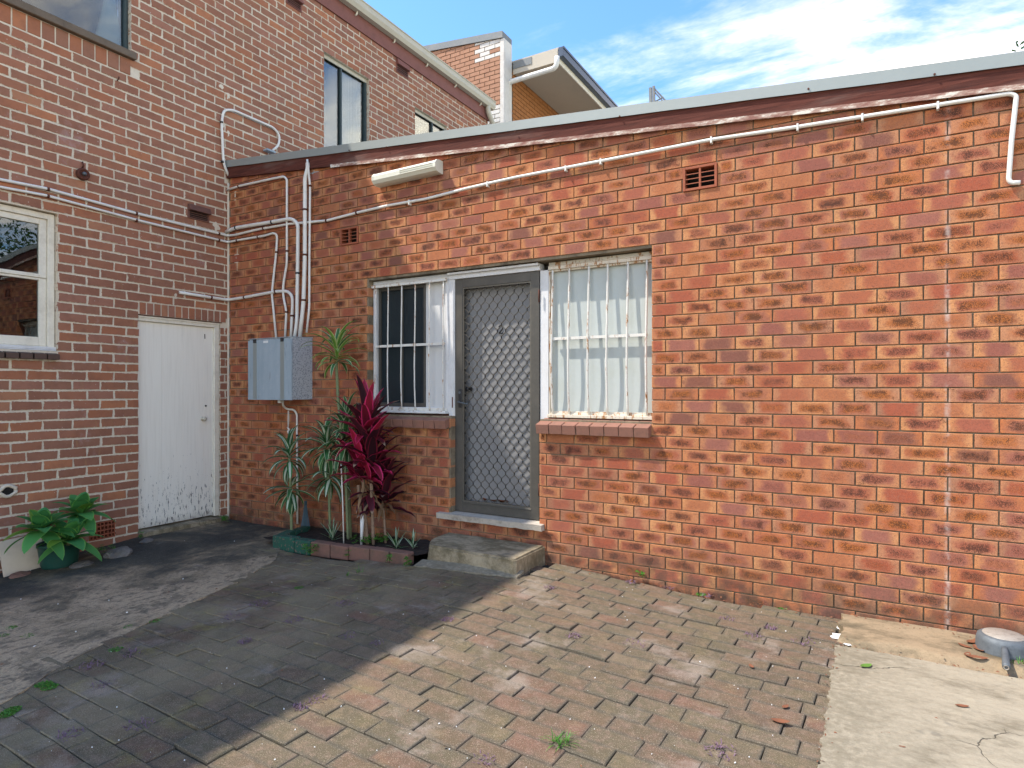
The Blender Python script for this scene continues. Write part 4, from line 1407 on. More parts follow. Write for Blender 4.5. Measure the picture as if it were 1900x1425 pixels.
# mortar skirt under the step front
mb = MB()
rg = random.Random(9)
for i in range(20):
    t = i / 20; a = onG(775 + 190 * t, 1048 + 22 * t, .0)
    b = onG(775 + 190 * (t + .05), 1048 + 22 * (t + .05), .0)
    d = Vector((0, -0.05 - .03 * mnoise.noise(Vector((i * .8, 0, 0))), 0))
    d2 = Vector((0, -0.05 - .03 * mnoise.noise(Vector(((i + 1) * .8, 0, 0))), 0))
    mb.hexa([a + d + Vector((0, 0, -.02)), b + d2 + Vector((0, 0, -.02)), b + Vector((0, .06, -.02)), a + Vector((0, .06, -.02)),
             a + d + Vector((0, 0, .006)), b + d2 + Vector((0, 0, .006)), b + Vector((0, .06, .03)), a + Vector((0, .06, .03))])
o = mb.build('mortar_skirt', M['slab'], None); o['kind'] = 'structure'

# ================================================================== HOUSE (wall A)
house = empty('brick_house', (0, 0, 0), 'two storey dark red brick house with thick cream mortar joints and a beige gutter', 'building')
yd0, yd1 = onA(257, 780).y, onA(408.5, 780).y
ztD = onA(257, 583).z
zbD = 0.055
w1r = onA(107, 500).y; w1b = 1.76; w1t = onA(107, 397).z
w2r = onA(243, 60).y; w2b = onA(243, 97).z
w3l, w3r = onA(601, 200).y, onA(685, 200).y; w3t = onA(601, 95).z
w4l = onA(770, 220).y; w4r = w4l + (w3r - w3l)
w4t = onA(770, 198).z
HA = [(yd0, yd1, -0.3, ztD), (w1r - 1.5, w1r, w1b, w1t), (w2r - 1.7, w2r, w2b, 6.05), (w3l, w3r, 4.45, w3t), (w4l, w4r, 4.45, w4t)]
# vents in A
def kz(z): return 1.42 + round((z - 1.42) / .086) * .086
vA_low = onA(190, 985)
ventA = [(vA_low.y - .115, vA_low.y + .115, kz(vA_low.z) - .086, kz(vA_low.z) + .080)]
A0, A1, AT = -6.5, 5.36, 6.40
mb = MB()
wall_boxes(mb, WA, A0, A1, -0.3, AT, 0.0035, 0.23, [(a - .003, b + .003, c, d + .003) for a, b, c, d in HA] + ventA)
mb.build('wall', M['mortarA'], house)
def skipA(u0, u1, z0, z1):
    # soldier course above the door
    if yd0 - .0 < (u0 + u1) / 2 < -0.0 and ztD - .01 < (z0 + z1) / 2 < ztD + .118: return True
    if w2r - 1.9 < (u0 + u1) / 2 < w2r + 0.01 and w2b - .20 < (z0 + z1) / 2 < w2b: return True
    if w1r - 1.6 < (u0 + u1) / 2 < w1r + 0.01 and w1b - .10 < (z0 + z1) / 2 < w1b: return True
    return False
cellsA = lay(A0, A1, -0.25, AT, 1.42 + .006, 0.086, -1.087, 0.2313, 0.0140, HA + ventA, skip=skipA, rg=random.Random(4), wob=0.005)
emit_bricks(WA, cellsA, M['brickA'], house, 0.11, 0.0018, 0.0038, 300, 12, 0.2173, 0.0720)

# soldier bricks over door
def soldier(name, ya, yb, za, zb, n, mat, proud=0.0, slope=0.0, dep=.10, parent=house):
    w = (yb - ya) / n
    rg = random.Random(77 + n)
    for i in range(n):
        a, b = ya + i * w + .006, ya + (i + 1) * w - .006
        j = rg.uniform(-.002, .003)
        mb = MB(); mb.hexa([(-dep, a, za), (proud + j, a, za), (proud + j, b, za), (-dep, b, za),
                            (-dep, a, zb + slope), (proud + j, a, zb), (proud + j, b, zb), (-dep, b, zb + slope)])
        # reorder faces fine for both handedness
        mb.build(name, mat, parent, bevel=.002)
n = 13
for i in range(n):
    pass
kA = lambda z: 1.426 + .086 * math.ceil((z - .037 - 1.426) / .086)
soldier('soldier_brick', yd0 + .005, -0.03, ztD + .006, kA(ztD + .118) - .012, 13, M['brickS'], .002)
soldier('sill_brick', w1r - 1.5, w1r - .0, kA(w1b - .10), w1b - .030, 15, M['sillA'], .055, .03, parent=house)
soldier('soldier_brick', w2r - 1.7, w2r - .0, kA(w2b - .20), w2b - .080, 16, M['brickS'], .002)
mb = MB(); mb.box((-.1, w2r - 1.7, w2b - .075), (.05, w2r + .03, w2b - .006)); mb.build('stone_sill', M['stone'], house, bevel=.006)

# ---- cream plank door in A
cd = empty('plank_door', (0, yd0, zbD)); cd.parent = house
mb = MB()
fy = yd1 - .058
mb.box((-.12, fy, zbD), (-.012, yd1 - .004, ztD - .06)); mb.box((-.12, yd0 + .004, ztD - .06 + .0005), (-.012, yd1 - .004, ztD - .008))
mb.box((-.03, yd0 + .004, ztD - .0275), (-.004, yd1 - .003, ztD - .0075)); mb.build('door_frame', M['cream'], cd, bevel=.003)
zl0, zl1 = zbD + .012, ztD - .062
ys_ = [yd0 + .006 + (fy - .008 - yd0) * t for t in (0, .30, .58, .86, 1)]
for a, b in zip(ys_, ys_[1:]):
    mb = MB(); mb.box((-.07, a + .0003, zl0), (-.038, b - .0003, zl1)); mb.build('plank', M['doorpaint'], cd, bevel=.0007)
mb = MB(); mb.box((-.075, yd0, zl0), (-.0705, fy, zl1)); mb.build('backing', M['void'], cd)
c = onA(376.5, 777, -.03)
v, f = lathe([(0, 0), (.022, 0), (.022, .004), (.010, .010), (.010, .022), (.022, .032), (.024, .042), (.016, .052), (0, .054)], 16)
mb = MB(); mb.v = [(-.038 + cc, c.y + a, c.z + b) for a, b, cc in v]; mb.f = f; mb.build('door_knob', M['gutter'], cd, True)
c = onA(382, 753, -.035); mb = MB(); mb.tube([(-.038, c.y, c.z), (-.034, c.y, c.z)], .010, 10); mb.build('keyhole', M['black'], cd)
c = onA(380, 625, -.035); mb = MB(); mb.tube([(-.036, c.y, c.z + .03), (-.033, c.y, c.z - .02)], .004, 6); mb.build('latch', M['rust'], cd)
mb = MB(); mb.box((-.02, yd0 + .002, ztD - .0065), (.004, yd1 + .02, ztD + .002)); mb.build('iron_lintel', M['rust'], house)
# door step in A
def rough_block(name, pts_top, zt, zb, mat, parent, amp=.006, kind=None):
    bm = bmesh.new()
    tv = [bm.verts.new((x, y, zt(x, y))) for x, y in pts_top]; bv = [bm.verts.new((x, y, zb)) for x, y in pts_top]
    bm.faces.new(tv); bm.faces.new(bv[::-1]); n = len(tv)
    for i in range(n): bm.faces.new((tv[i], bv[i], bv[(i+1) % n], tv[(i+1) % n]))
    bmesh.ops.recalc_face_normals(bm, faces=bm.faces)
    for _ in range(4):
        bmesh.ops.triangulate(bm, faces=bm.faces)
        bmesh.ops.subdivide_edges(bm, edges=[e for e in bm.edges if e.calc_length() > .06], cuts=1)
    bmesh.ops.triangulate(bm, faces=bm.faces)
    bm.normal_update()
    for v in bm.verts: v.co += v.normal * (mnoise.noise(v.co * 9) * amp + mnoise.noise(v.co * 30) * amp * .5)
    me = bpy.data.meshes.new(name); bm.to_mesh(me); bm.free(); me.materials.append(mat)
    o = bpy.data.objects.new(name, me); place(o, parent)
    if kind: o['kind'] = kind
    return o
rough_block('door_sill', [(-.10, yd0 + .003), (.075, yd0 + .003), (.085, yd1 + .05), (.0, yd1 + .05), (-.10, yd1 - .003)], lambda x, y: zbD - .002 - max(0, x) * .15, -.12, M['step'], house, .005)

# ---- white double-hung window (ground floor)
wn = empty('window', (0, w1r, w1b)); wn.parent = house
y0, y1 = w1r - 1.5, w1r - .003
fr = .075
mb = MB()
def frA(mb, y0, y1, z0, z1, t, x0, x1, tb=None, tt=None):
    tb = tb or t; tt = tt or t
    mb.box((x0, y0, z0), (x1, y0 + t, z1)); mb.box((x0, y1 - t, z0), (x1, y1, z1))
    mb.box((x0, y0 + t, z0), (x1 - .001, y1 - t, z0 + tb)); mb.box((x0, y0 + t, z1 - tt), (x1 - .001, y1 - t, z1))
    return mb
frA(mb, y0, y1, w1b + .012, w1t - .004, .052, -.12, -.045, .03, .05); mb.build('frame', M['cream'], wn, bevel=.003)
mb = MB(); mb.box((-.12, y0, w1b + .002), (-.02, y1 + .002, w1b + .0115)); mb.box((-.045 + .0005, y0, w1b + .0125), (-.022, y1 + .002, w1b + .035)); mb.build('sill_board', M['white'], wn, bevel=.002)
s0, s1, q0, q1 = y0 + .054, y1 - .054, w1b + .044, w1t - .056
zm = onA(60, 510, -.07).z
mb = MB(); frA(mb, s0, s1, zm - .016, q1, .055, -.105, -.062, .032, .05); up = mb.build('upper_sash', M['cream'], wn, bevel=.003)
mb = MB(); frA(mb, s0, s1, q0, zm - .018, .055, -.105, -.070, .075, .02); lo = mb.build('lower_sash', M['cream'], wn, bevel=.003)
mb = MB(); mb.box((-.085, s0 + .056, zm + .017), (-.082, s1 - .056, q1 - .051)); mb.build('pane', M['glass'], up)
mb = MB(); mb.box((-.090, s0 + .056, q0 + .076), (-.087, s1 - .056, zm - .039)); mb.build('pane', M['glass'], lo)
mb = MB(); mb.box((-.23, y0, w1b), (-.225, y1, w1t)); mb.build('interior', M['room'], wn)

# ---- upstairs windows
def up_window(ya, yb, za, zb, mull, curt, name='window'):
    w = empty(name, (0, ya, za)); w.parent = house
    mb = MB(); frA(mb, ya + .003, yb - .003, za + .003, zb - .003, .032, -.10, -.045, .03, .035)
    for m_ in mull: mb.box((-.10, m_ - .014, za + .033), (-.046, m_ + .014, zb - .038))
    mb.build('frame', M['teal'], w, bevel=.002)
    ed = [ya + .035] + [k for m_ in mull for k in (m_ - .014, m_ + .014)] + [yb - .035]
    for a, b in zip(ed[::2], ed[1::2]):
        mb = MB(); mb.box((-.080, a, za + .033), (-.076, b, zb - .038)); mb.build('pane', M['glass'], w)
    if curt:
        c0, c1 = curt
        v, f = [], []
        nn = 60
        for i in range(nn + 1):
            y = c0 + (c1 - c0) * i / nn; x = -.125 + .012 * math.sin(i * 1.3) + .008 * math.sin(i * .47)
            v += [(x, y, za + .03), (x, y, zb - .03)]
        for i in range(nn): f.append((2*i, 2*i+2, 2*i+3, 2*i+1))
        mobj('curtain', v, f, M['curtain'], w, True)
    mb = MB(); mb.box((-.235, ya, za), (-.231, yb, zb)); mb.build('interior', M['room'], w)
    return w
wa = up_window(w2r - 1.7, w2r, w2b, 6.05, [w2r - .95], None)
up_window(w3l, w3r, 4.45, w3t, [w3l + (w3r - w3l) * .42], (w3l + (w3r - w3l) * .44, w3r - .03))
up_window(w4l, w4r, 4.45, w4t, [w4l + (w4r - w4l) * .6], None)
# lintel boards
for a, b, z in ((w3l, w3r, w3t), (w4l, w4r, w4t)):
    mb = MB(); mb.box((-.05, a + .002, z - .0025), (-.006, b - .002, z + .002)); mb.box((-.06, a + .002, z - .05), (-.042, b - .002, z - .003)); mb.build('head_trim', M['gutter'], house)
# tied net curtain and flowers behind the top left window, in the room
v, f = [], []
cc = onA(204, 40, -.125)
nn = 26
for k in range(15):
    t = k / 14; z = w2b + .04 + (1 - t) * .62
    ww = .035 + .10 * (t ** 1.5)
    for i in range(nn):
        a = 2 * math.pi * i / nn
        r = ww * (1 + .10 * math.sin(i * 3.1))
        v.append((-.125 + r * .18 * math.sin(a), cc.y + r * math.cos(a), z))
for k in range(14):
    for i in range(nn): f.append((k*nn+i, k*nn+(i+1) % nn, (k+1)*nn+(i+1) % nn, (k+1)*nn+i))
mobj('tied_curtain', v, f, M['curtain'], wa, True)
mb = MB(); mb.box((-.17, w2r - .13, w2b + .03), (-.16, w2r - .06, 5.9)); mb.build('curtain', M['curtain'], wa)

# ---- vents in A
def hooded(px, py, w, h, mat):
    c = onA(px, py)
    mb = MB()
    y0, y1, z0, z1 = c.y - w/2, c.y + w/2, c.z - h/2, c.z + h/2
    mb.hexa([(-.01, y0, z1 - h*.45), (.055, y0, z1 - h*.45), (.055, y1, z1 - h*.45), (-.01, y1, z1 - h*.45), (-.01, y0, z1), (.032, y0, z1 - .004), (.032, y1, z1 - .004), (-.01, y1, z1)])
    mb.box((-.01, y0, z0), (.012, y0 + .02, z1 - h*.45)); mb.box((-.01, y1 - .02, z0), (.012, y1, z1 - h*.45)); mb.box((-.01, y0 + .02, z0), (.012, y1 - .02, z0 + .015))
    o = mb.build('hooded_vent', mat, house, bevel=.003)
    for k in range(3):
        m_ = MB(); zc = z0 + .015 + (h * .5 - .015) * (k + .5) / 3; m_.box((0.002, y0 + .0205, zc - .003), (.014, y1 - .0205, zc + .003)); m_.build('louvre', mat, o)
    m_ = MB(); m_.box((-.005, y0 + .0205, z0 + .0155), (.0005 + .004, y1 - .0205, z1 - h*.46)); m_.build('cavity', M['void'], o)
hooded(368, 396, .24, .15, M['darkterra'])
hooded(746, 128, .28, .20, M['redfascia'])
hooded(545, 2, .24, .17, M['redfascia'])
# terracotta egg-crate vent
y0, y1, z0, z1 = ventA[0]
mb = MB(); y0 += .003; y1 -= .003; z0 += .003; z1 -= .003
cols, rows = 7, 4
for i in range(cols + 1):
    y = y0 + (y1 - y0) * i / cols; t = .008 if 0 < i < cols else .010
    yy = min(max(y, y0 + .005), y1 - .005); mb.box((-.06, yy - t/2, z0), (.003, yy + t/2, z1))
for i in range(rows + 1):
    z = z0 + (z1 - z0) * i / rows
    zz = min(max(z, z0 + .006), z1 - .006); mb.box((-.06, y0 + .001, zz - .005), (.0025, y1 - .001, zz + .005))
mb.build('air_vent', M['terra'], house)
mb = MB(); mb.box((-.075, y0, z0), (-.065, y1, z1)); mb.build('vent_cavity', M['void'], house)

# ---- eave of the house
mb = MB(); mb.box((0.004, A0, AT - .015), (.026, A1 + .02, AT + .20)); mb.build('fascia_board', M['redfascia'], house)
prof = [(.20, AT + .0), (.20, AT - .005), (.205, AT - .02)]
gx0, gx1, gz0, gz1 = .10, .27, AT + .062, AT + .19
gx0, gx1, gz0, gz1 = .030, .140, AT + .19, AT + .33
v, f = [], []
pr = [(gx0, gz1), (gx0, gz0), (gx1 - .03, gz0), (gx1, gz0 + .05), (gx1, gz1 - .02), (gx1 + .012, gz1 - .012), (gx1 + .012, gz1), (gx1, gz1), (gx1 - .004, gz0 + .055), (gx0 + .004, gz0 + .008)]
for y in (A0, A1 + .06):
    v += [(x, y, z) for x, z in pr]
m_ = len(pr)
for i in range(m_): f.append((i, (i+1) % m_, (i+1) % m_ + m_, i + m_))
f += [tuple(range(m_))[::-1], tuple(range(m_, 2*m_))]
mobj('gutter', v, f, M['gutter'], house)
mb = MB()
mb.hexa([(.09, A0, AT + .32), (.09, A1 + .05, AT + .32), (-6, A1 + .05, AT + 2.1), (-6, A0, AT + 2.1), (.09, A0, AT + .34), (.09, A1 + .05, AT + .34), (-6, A1 + .05, AT + 2.13), (-6, A0, AT + 2.13)])
mb.build('roof', M['darkterra'], house)
mb = MB(); mb.box((-6, A1 - .23, -.3), (-.235, A1, AT)); mb.box((-6, A0, -.3), (-.235, A0 + .23, AT)); mb.box((-6.2, A0, -.3), (-6, A1, AT + 1.8)); mb.build('rear_walls', M['mortarA'], house)
for k in range(9):
    y = -1.2 + k * .78
    mb = MB(); mb.tube([(.02, y, AT + .15), (.05, y, AT + .15), (.060, y, AT + .17), (.060, y, AT + .195)], .012, 6); mb.build('gutter_bracket', M['cream'], house, True)
mb = MB(); e = Vector((.085, A1 - .12, AT + .20))
mb.tube(fillet([e + Vector((0, 0, .02)), e + Vector((0, 0, -.10)), e + Vector((.0, .25, -.34)), e + Vector((0, .25, -.8))], .08), .045, 12); mb.build('downpipe', M['gutter'], house, True)
# patches of cement smeared at the corner
def smear(px, py, s, which='A', mat='mortarA', asp=1.6):
    P = onA if which == 'A' else onB
    c = P(px, py, .004)
    v = [c + Vector((.002, 0, 0)) if which == 'A' else c]
    n = 22; f = []
    for i in range(n):
        a = 2 * math.pi * i / n; r = s * (1 + .55 * mnoise.noise(Vector((math.cos(a) * 1.6, math.sin(a) * 1.6, px * .37))))
        d = Vector((0, r * math.cos(a), r * asp * math.sin(a))) if which == 'A' else Vector((r * math.cos(a), 0, r * asp * math.sin(a)))
        v.append(c + d - (Vector((.007, 0, 0)) if which == 'A' else Vector((0, -.007, 0))))
    for i in range(n): f.append((0, 1 + i, 1 + (i + 1) % n))
    o = mobj('cement_patch', v, f, M[mat], house if which == 'A' else annexe, True)
for a in ((411, 160, .055, 'A', 'mortarA', 1.1), (424, 178, .05, 'A', 'mortarA', 1.4), (414, 228, .05, 'A', 'mortarA', 2.2), (424, 250, .06, 'A', 'mortarA', 1.4), (402, 420, .07, 'A', 'mortarA', 1.0), (326, 548, .05, 'A', 'mortarA', 1.0), (428, 346, .035, 'A', 'mortarA', 2.0), (420, 335, .05, 'A', 'mortarA', 1.2),
          (436, 362, .03, 'B', 'mortarA', 2.2), (438, 478, .04, 'B', 'mortarA', 2.6), (580, 322, .07, 'B', 'galv', .6)):
    smear(*a)
# thick corner bead of mortar
mb = MB()
pts = [(0.006, -0.006, z) for z in [x * .12 - .02 for x in range(32)] if z < 3.72]
mb.tube(pts, [.014 + .006 * mnoise.noise(Vector((0, 0, p[2] * 6))) for p in pts], 6); mb.build('corner_mortar', M['mortarA'], house, True)

# ================================================================== SERVICES
def pipe_thing(name, label, pts, r, mat, clamps=(), fil=.05, cat='pipe', group=None, cmat='rust'):
    p0 = Vector(pts[0])
    root = empty(name, p0, label, cat, group)
    mb = MB(); path = fillet(pts, fil); mb.tube(path, r, 12); mb.build('pipe', mat, root, True)
    for c, d in clamps:
        m_ = MB(); c = Vector(c); d = Vector(d).normalized()
        m_.tube([c - d * .009, c + d * .009], r + .0035, 12); m_.build('clamp', M[cmat], root, True)
    return root

def PA(px, py, o=.02): return onA(px, py, o)
def PBp(px, py, o=.02): return onB(px, py, o)
def clampsA(lst, o):
    out = []
    for (px, py, dx, dy) in lst:
        out.append((PA(px, py, o), PA(px + dx, py + dy, o) - PA(px, py, o)))
    return out
def clampsB(lst, o):
    out = []
    for (px, py, dx, dy) in lst:
        out.append((PBp(px, py, o), PBp(px + dx, py + dy, o) - PBp(px, py, o)))
    return out
o = .022
p1 = [PA(-60, 318, o), PA(0, 333, o), PA(87, 350, o), PA(253, 396, o), PA(409, 434, o), Vector((o, -o, PA(421, 437, o).z)),
      PBp(436, 436, o), PBp(480, 425.5, o), PBp(537, 415.5, o), PBp(606, 409.5, o), PBp(663, 394.7, o), PBp(720, 381.5, o), PBp(791, 369, o), PBp(863, 350.5, o), PBp(926, 336, o), PBp(960, 328.5, o),
      PBp(1120, 298, o), PBp(1318, 259.5, o), PBp(1480, 235.5, o), PBp(1700, 201, o), PBp(1874, 173.5, o), PBp(1886, 178, o), PBp(1877, 260, o), PBp(1871.5, 333, o), PBp(1876, 339.5, o), PBp(1893, 338.5, .022)]
pipe_thing('conduit', 'long white conduit crossing both walls and rising under the annexe roof edge', p1, .0125, M['pvc'],
           clampsA([(89, 351, 5, 1.3), (253, 396, 5, 1.3), (406, 433.5, 5, 1.2)], o) + clampsB([(489, 423.5, 5, -1), (606, 409.5, 5, -1), (662, 395, 5, -1.3)], o), .03, 'conduit')
for px, py in ((760, 375, ), (905, 341), (1050, 312), (1115, 299), (1320, 259), (1480, 235.5), (1600, 217), (1740, 195)):
    c_ = PBp(px, py, .022); m_ = MB(); m_.box(c_ + Vector((-.006, -.014, -.028)), c_ + Vector((.006, .022, .018))); m_.tube([c_ + Vector((0, -.015, -.022)), c_ + Vector((0, -.018, -.022))], .004, 6)
    cr = [q for q in bpy.data.objects if q.name == 'conduit'][0]
    m_.build('saddle', M['pvc'], cr, bevel=.001)
o2 = .030
p2 = [PA(-60, 333, o), PA(0, 347, o), PA(87, 363, o), PA(253, 408, o), PA(409, 446, o), Vector((o, -o, PA(421, 449, o).z)), PBp(440, 446, o), PBp(489, 438, o), PBp(508, 432.5, o), PBp(514, 436, o), PBp(514, 446, o), PBp(512.6, 469, o), PBp(507, 520, o), PBp(504.5, 545, o), PBp(507, 570, o), PBp(512.6, 628, o)]
pipe_thing('conduit', 'lower white conduit of the wall pair, dropping to the left of the box top', p2, .0115, M['pvc'],
           clampsA([(89, 364, 5, 1.3), (253, 409, 5, 1.3), (406, 445.5, 5, 1.2)], o) + clampsB([(440, 446, 5, -1), (479, 439.5, 5, -1), (512.8, 468, 0, 5)], o), .035, 'conduit')
o3 = .045
p3 = [Vector((.0, -.03, PA(415, 429, 0).z)), PBp(436, 423, o3), PBp(504, 412, o3), PBp(541, 405.5, o3), PBp(553, 415, o3), PBp(552.6, 477, o3), PBp(551, 598, o3), PBp(546.5, 628, o3)]
pipe_thing('conduit', 'thick white conduit bending down from the wall corner into the meter box', p3, .0185, M['pvc'],
           clampsB([(438, 422.5, 5, -1), (505, 412, 5, -1), (552, 507, 0, 5)], o3), .10, 'conduit', cmat='black')
o4 = .03
p4 = [Vector((.0, -.02, PA(418, 352, 0).z)), PBp(443, 345.5, o4), PBp(506, 331.6, o4), PBp(527, 327.5, o4), PBp(532.5, 333, o4), PBp(532.4, 401, o4), PBp(532.4, 488, o4), PBp(525.5, 530, o4), PBp(525.5, 548, o4), PBp(531.4, 578, o4), PBp(529, 628, o4)]
pipe_thing('conduit', 'thin white conduit stepping out under the fascia and kinking down to the meter box', p4, .0118, M['pvc'],
           clampsB([(443, 345.5, 5, -1), (532.4, 466, 0, 5), (531.2, 579, 0, 5)], o4), .045, 'conduit')
o5 = .05
p5 = [PBp(571, 303, .034), PBp(571, 312, .045), PBp(566, 330, o5), PBp(565.7, 477, o5), PBp(563, 565, o5), PBp(556, 626, o5)]
pipe_thing('conduit', 'thickest vertical cream conduit with three rusty bands above the meter box', p5, .020, M['pvc'],
           clampsB([(565.8, 389, 0, 5), (565.4, 473, 0, 5), (563.4, 557, 0, 5)], o5), .10, 'conduit')
o6 = .036
p6 = [PBp(570, 296, .055), PBp(572, 312, .05), PBp(575.4, 345, o6), PBp(574.2, 477, o6), PBp(574, 570, o6), PBp(569, 617, o6)]
pipe_thing('conduit', 'thin vertical white conduit rightmost of the bundle, ending just above the box corner', p6, .0108, M['pvc'],
           clampsB([(575.4, 345, 0, 5)], o6), .06, 'conduit')
o7 = .026
p7 = [PA(333, 542.5, o7), PA(391.6, 552, o7), Vector((o7, -o7, PA(422, 556.5, o7).z)), PBp(455.8, 551.5, o7), PBp(511, 541, o7), PBp(533, 540, o7), PBp(542.5, 549, o7), PBp(543, 565, o7), PBp(541.7, 588, o7), PBp(540, 628, o7)]
pipe_thing('conduit', 'white conduit leaving a hole above the cream door and turning down into the meter box', p7, .0155, M['pvc'],
           clampsA([(391.6, 552, 5, .8)], o7) + clampsB([(454, 551.8, 5, -1), (511.5, 541, 5, -1), (541.6, 586, 0, 5)], o7), .06, 'conduit')
o8 = .028
p8 = [PA(425, 328, o8), PA(414.5, 303, o8), PA(411, 227, o8), PA(415, 204, o8), PA(432, 204, o8), PA(508, 237, o8), PA(519, 252, o8), PA(517, 270, o8), PA(506, 279, o8)]
pipe_thing('conduit', 'white conduit looping up the house wall above the annexe roof corner', p8, .0135, M['pvc'], clampsA([(411, 227, 0, 5), (412.5, 300, 0, 5)], o8), .09, 'conduit', cmat='black')
# copper/cream water pipe under box
o9 = .03
p9 = [PBp(525, 742, .12), PBp(525, 752, .12), PBp(531, 759, .05), PBp(545, 760, o9), PBp(551, 768, o9), PBp(551, 800, o9), PBp(551.5, 880, o9), PBp(552, 972, o9)]
pipe_thing('earth_pipe', 'slim cream and white pipe running from under the meter box to the garden bed', p9, .0095, M['pvc'], clampsB([(551.2, 808, 0, 5)], o9), .05, 'pipe', cmat='black')

# galvanised meter box
bx0, bx1, byf, bz0, bz1 = .682, 1.315, -.26, 1.327, 1.938
box = empty('meter_box', ((bx0 + bx1) / 2, 0, bz0), 'galvanised sheet metal meter box fixed on the brick wall under the conduits', 'meter box')
mb = MB(); mb.box((bx0, byf + .012, bz0), (bx1, -.001, bz1 - .004)); mb.build('case', M['spangle'], box, bevel=.003)
mb = MB()
mb.box((bx0 - .004, byf - .004, bz0 - .004), (bx1 + .003, byf + .011, bz1 - .02)); mb.build('lid', M['galv'], box, bevel=.002)
for t in (.165, .80):
    x = bx0 + (bx1 - bx0) * t
    mb = MB(); mb.box((x - .028, byf - .007, bz0 + .005), (x + .028, byf - .0045, bz1 - .045)); mb.build('rib', M['zinc'], box, bevel=.001)
    mb = MB(); mb.box((x - .022, byf - .011, bz1 - .045), (x + .022, byf - .0045, bz1 - .010)); mb.build('hinge', M['black'], box, bevel=.001)
mb = MB(); x = bx0 + (bx1 - bx0) * .42; mb.box((x - .035, byf - .0065, bz1 - .05), (x + .035, byf - .0045, bz1 - .028)); mb.build('sticker', M['paint_chip'], box)
mb = MB(); mb.box((bx0 + .36, -.20, bz0 - .035), (bx0 + .40, -.17, bz0 - .0005)); mb.build('hasp', M['pvc'], box, bevel=.002)
mb = MB(); mb.hexa([(bx0 - .004, byf, bz1 - .004), (bx1 + .003, byf, bz1 - .004), (bx1 + .003, -.002, bz1 - .003), (bx0 - .004, -.002, bz1 - .003),
                    (bx0 - .004, byf, bz1), (bx1 + .003, byf, bz1), (bx1 + .003, -.002, bz1 + .008), (bx0 - .004, -.002, bz1 + .008)]); mb.build('top_cover', M['galv'], box)

# hanging bit of cord and fittings
c = PBp(535, 762, .06)
mb = MB()
for s in (-.004, .006):
    mb.tube([c + Vector((s, 0, 0)), c + Vector((s * 1.5, .0, -.09)), c + Vector((s * .4, -.003, -.19))], .0035, 6)
mb.tube([c + Vector((-.012, 0, -.17)), c + Vector((.012, 0, -.19)), c + Vector((-.006, 0, -.21)), c + Vector((.010, 0, -.235))], .009, 8)
tag(mb.build('cord', M['pvc'], None, True), 'short tangle of white cord hanging below the meter box', 'cord')

# batten light
def batten():
    a = onB(693, 333, .09); b = onB(810, 306, .09)
    a = Vector((a.x, 0, a.z)); b = Vector((b.x, 0, b.z))
    d = (b - a).normalized(); n = Vector((-d.z, 0, d.x)); L = (b - a).length
    root = empty('wall_light', a, 'slanted cream fluorescent batten light fixed under the annexe roof edge', 'wall light')
    hh = .053
    prof = [(-hh, -.0), (-hh, -.05), (-hh * .85, -.085), (-hh * .35, -.108), (hh * .35, -.108), (hh * .85, -.085), (hh, -.05), (hh, -.0)]
    v, f = [], []
    for t in (.012, L - .012):
        for (q, yy) in prof:
            p = a + d * t + n * q; v.append((p.x, yy - .004, p.z))
    m_ = len(prof)
    for i in range(m_): f.append((i, (i+1) % m_, (i+1) % m_ + m_, i + m_))
    f += [tuple(range(m_))[::-1], tuple(range(m_, 2*m_))]
    mobj('diffuser', v, f, M['light'], root)
    for t0, t1 in ((0, .0118), (L - .0118, L + .004)):
        v, f = [], []
        for t in (t0, t1):
            for (q, yy) in prof:
                p = a + d * t + n * q * 1.06; v.append((p.x, yy * 1.04 - .003, p.z))
        for i in range(m_): f.append((i, (i+1) % m_, (i+1) % m_ + m_, i + m_))
        f += [tuple(range(m_))[::-1], tuple(range(m_, 2*m_))]
        mobj('end_cap', v, f, M['light'], root)
    for q in (-.018, 0, .018):
        p0 = a + d * (L * .45) + n * q; p1 = a + d * (L - .03) + n * q
        mb = MB(); mb.tube([(p0.x, -.1135, p0.z), (p1.x, -.1135, p1.z)], .003, 6); mb.build('ridge', M['light'], root)
batten()

# rusty round fitting on wall A
c = onA(152, 324, 0)
root = empty('bulkhead_fitting', c, 'round rusty iron bulkhead fitting below an old bracket hole in the house wall', 'wall fitting')
v, f = lathe([(0, .0), (.052, 0), (.055, .02), (.050, .038), (.040, .042), (.034, .034), (.0, .030)], 24)
mb = MB(); mb.v = [(c.x + cc, c.y + a, c.z + b) for a, b, cc in v]; mb.f = f; mb.build('shell', M['rust'], root, True)
v, f = lathe([(0, .03), (.016, .03), (.017, .05), (.012, .060), (0, .062)], 14)
mb = MB(); mb.v = [(c.x + cc, c.y + a, c.z + b) for a, b, cc in v]; mb.f = f; mb.build('nozzle', M['pan'], root, True)
mb = MB(); mb.tube([c + Vector((.0, 0, .055)), c + Vector((.03, 0, .075)), c + Vector((.01, 0, .11))], .008, 8); mb.build('bracket', M['rust'], root, True)
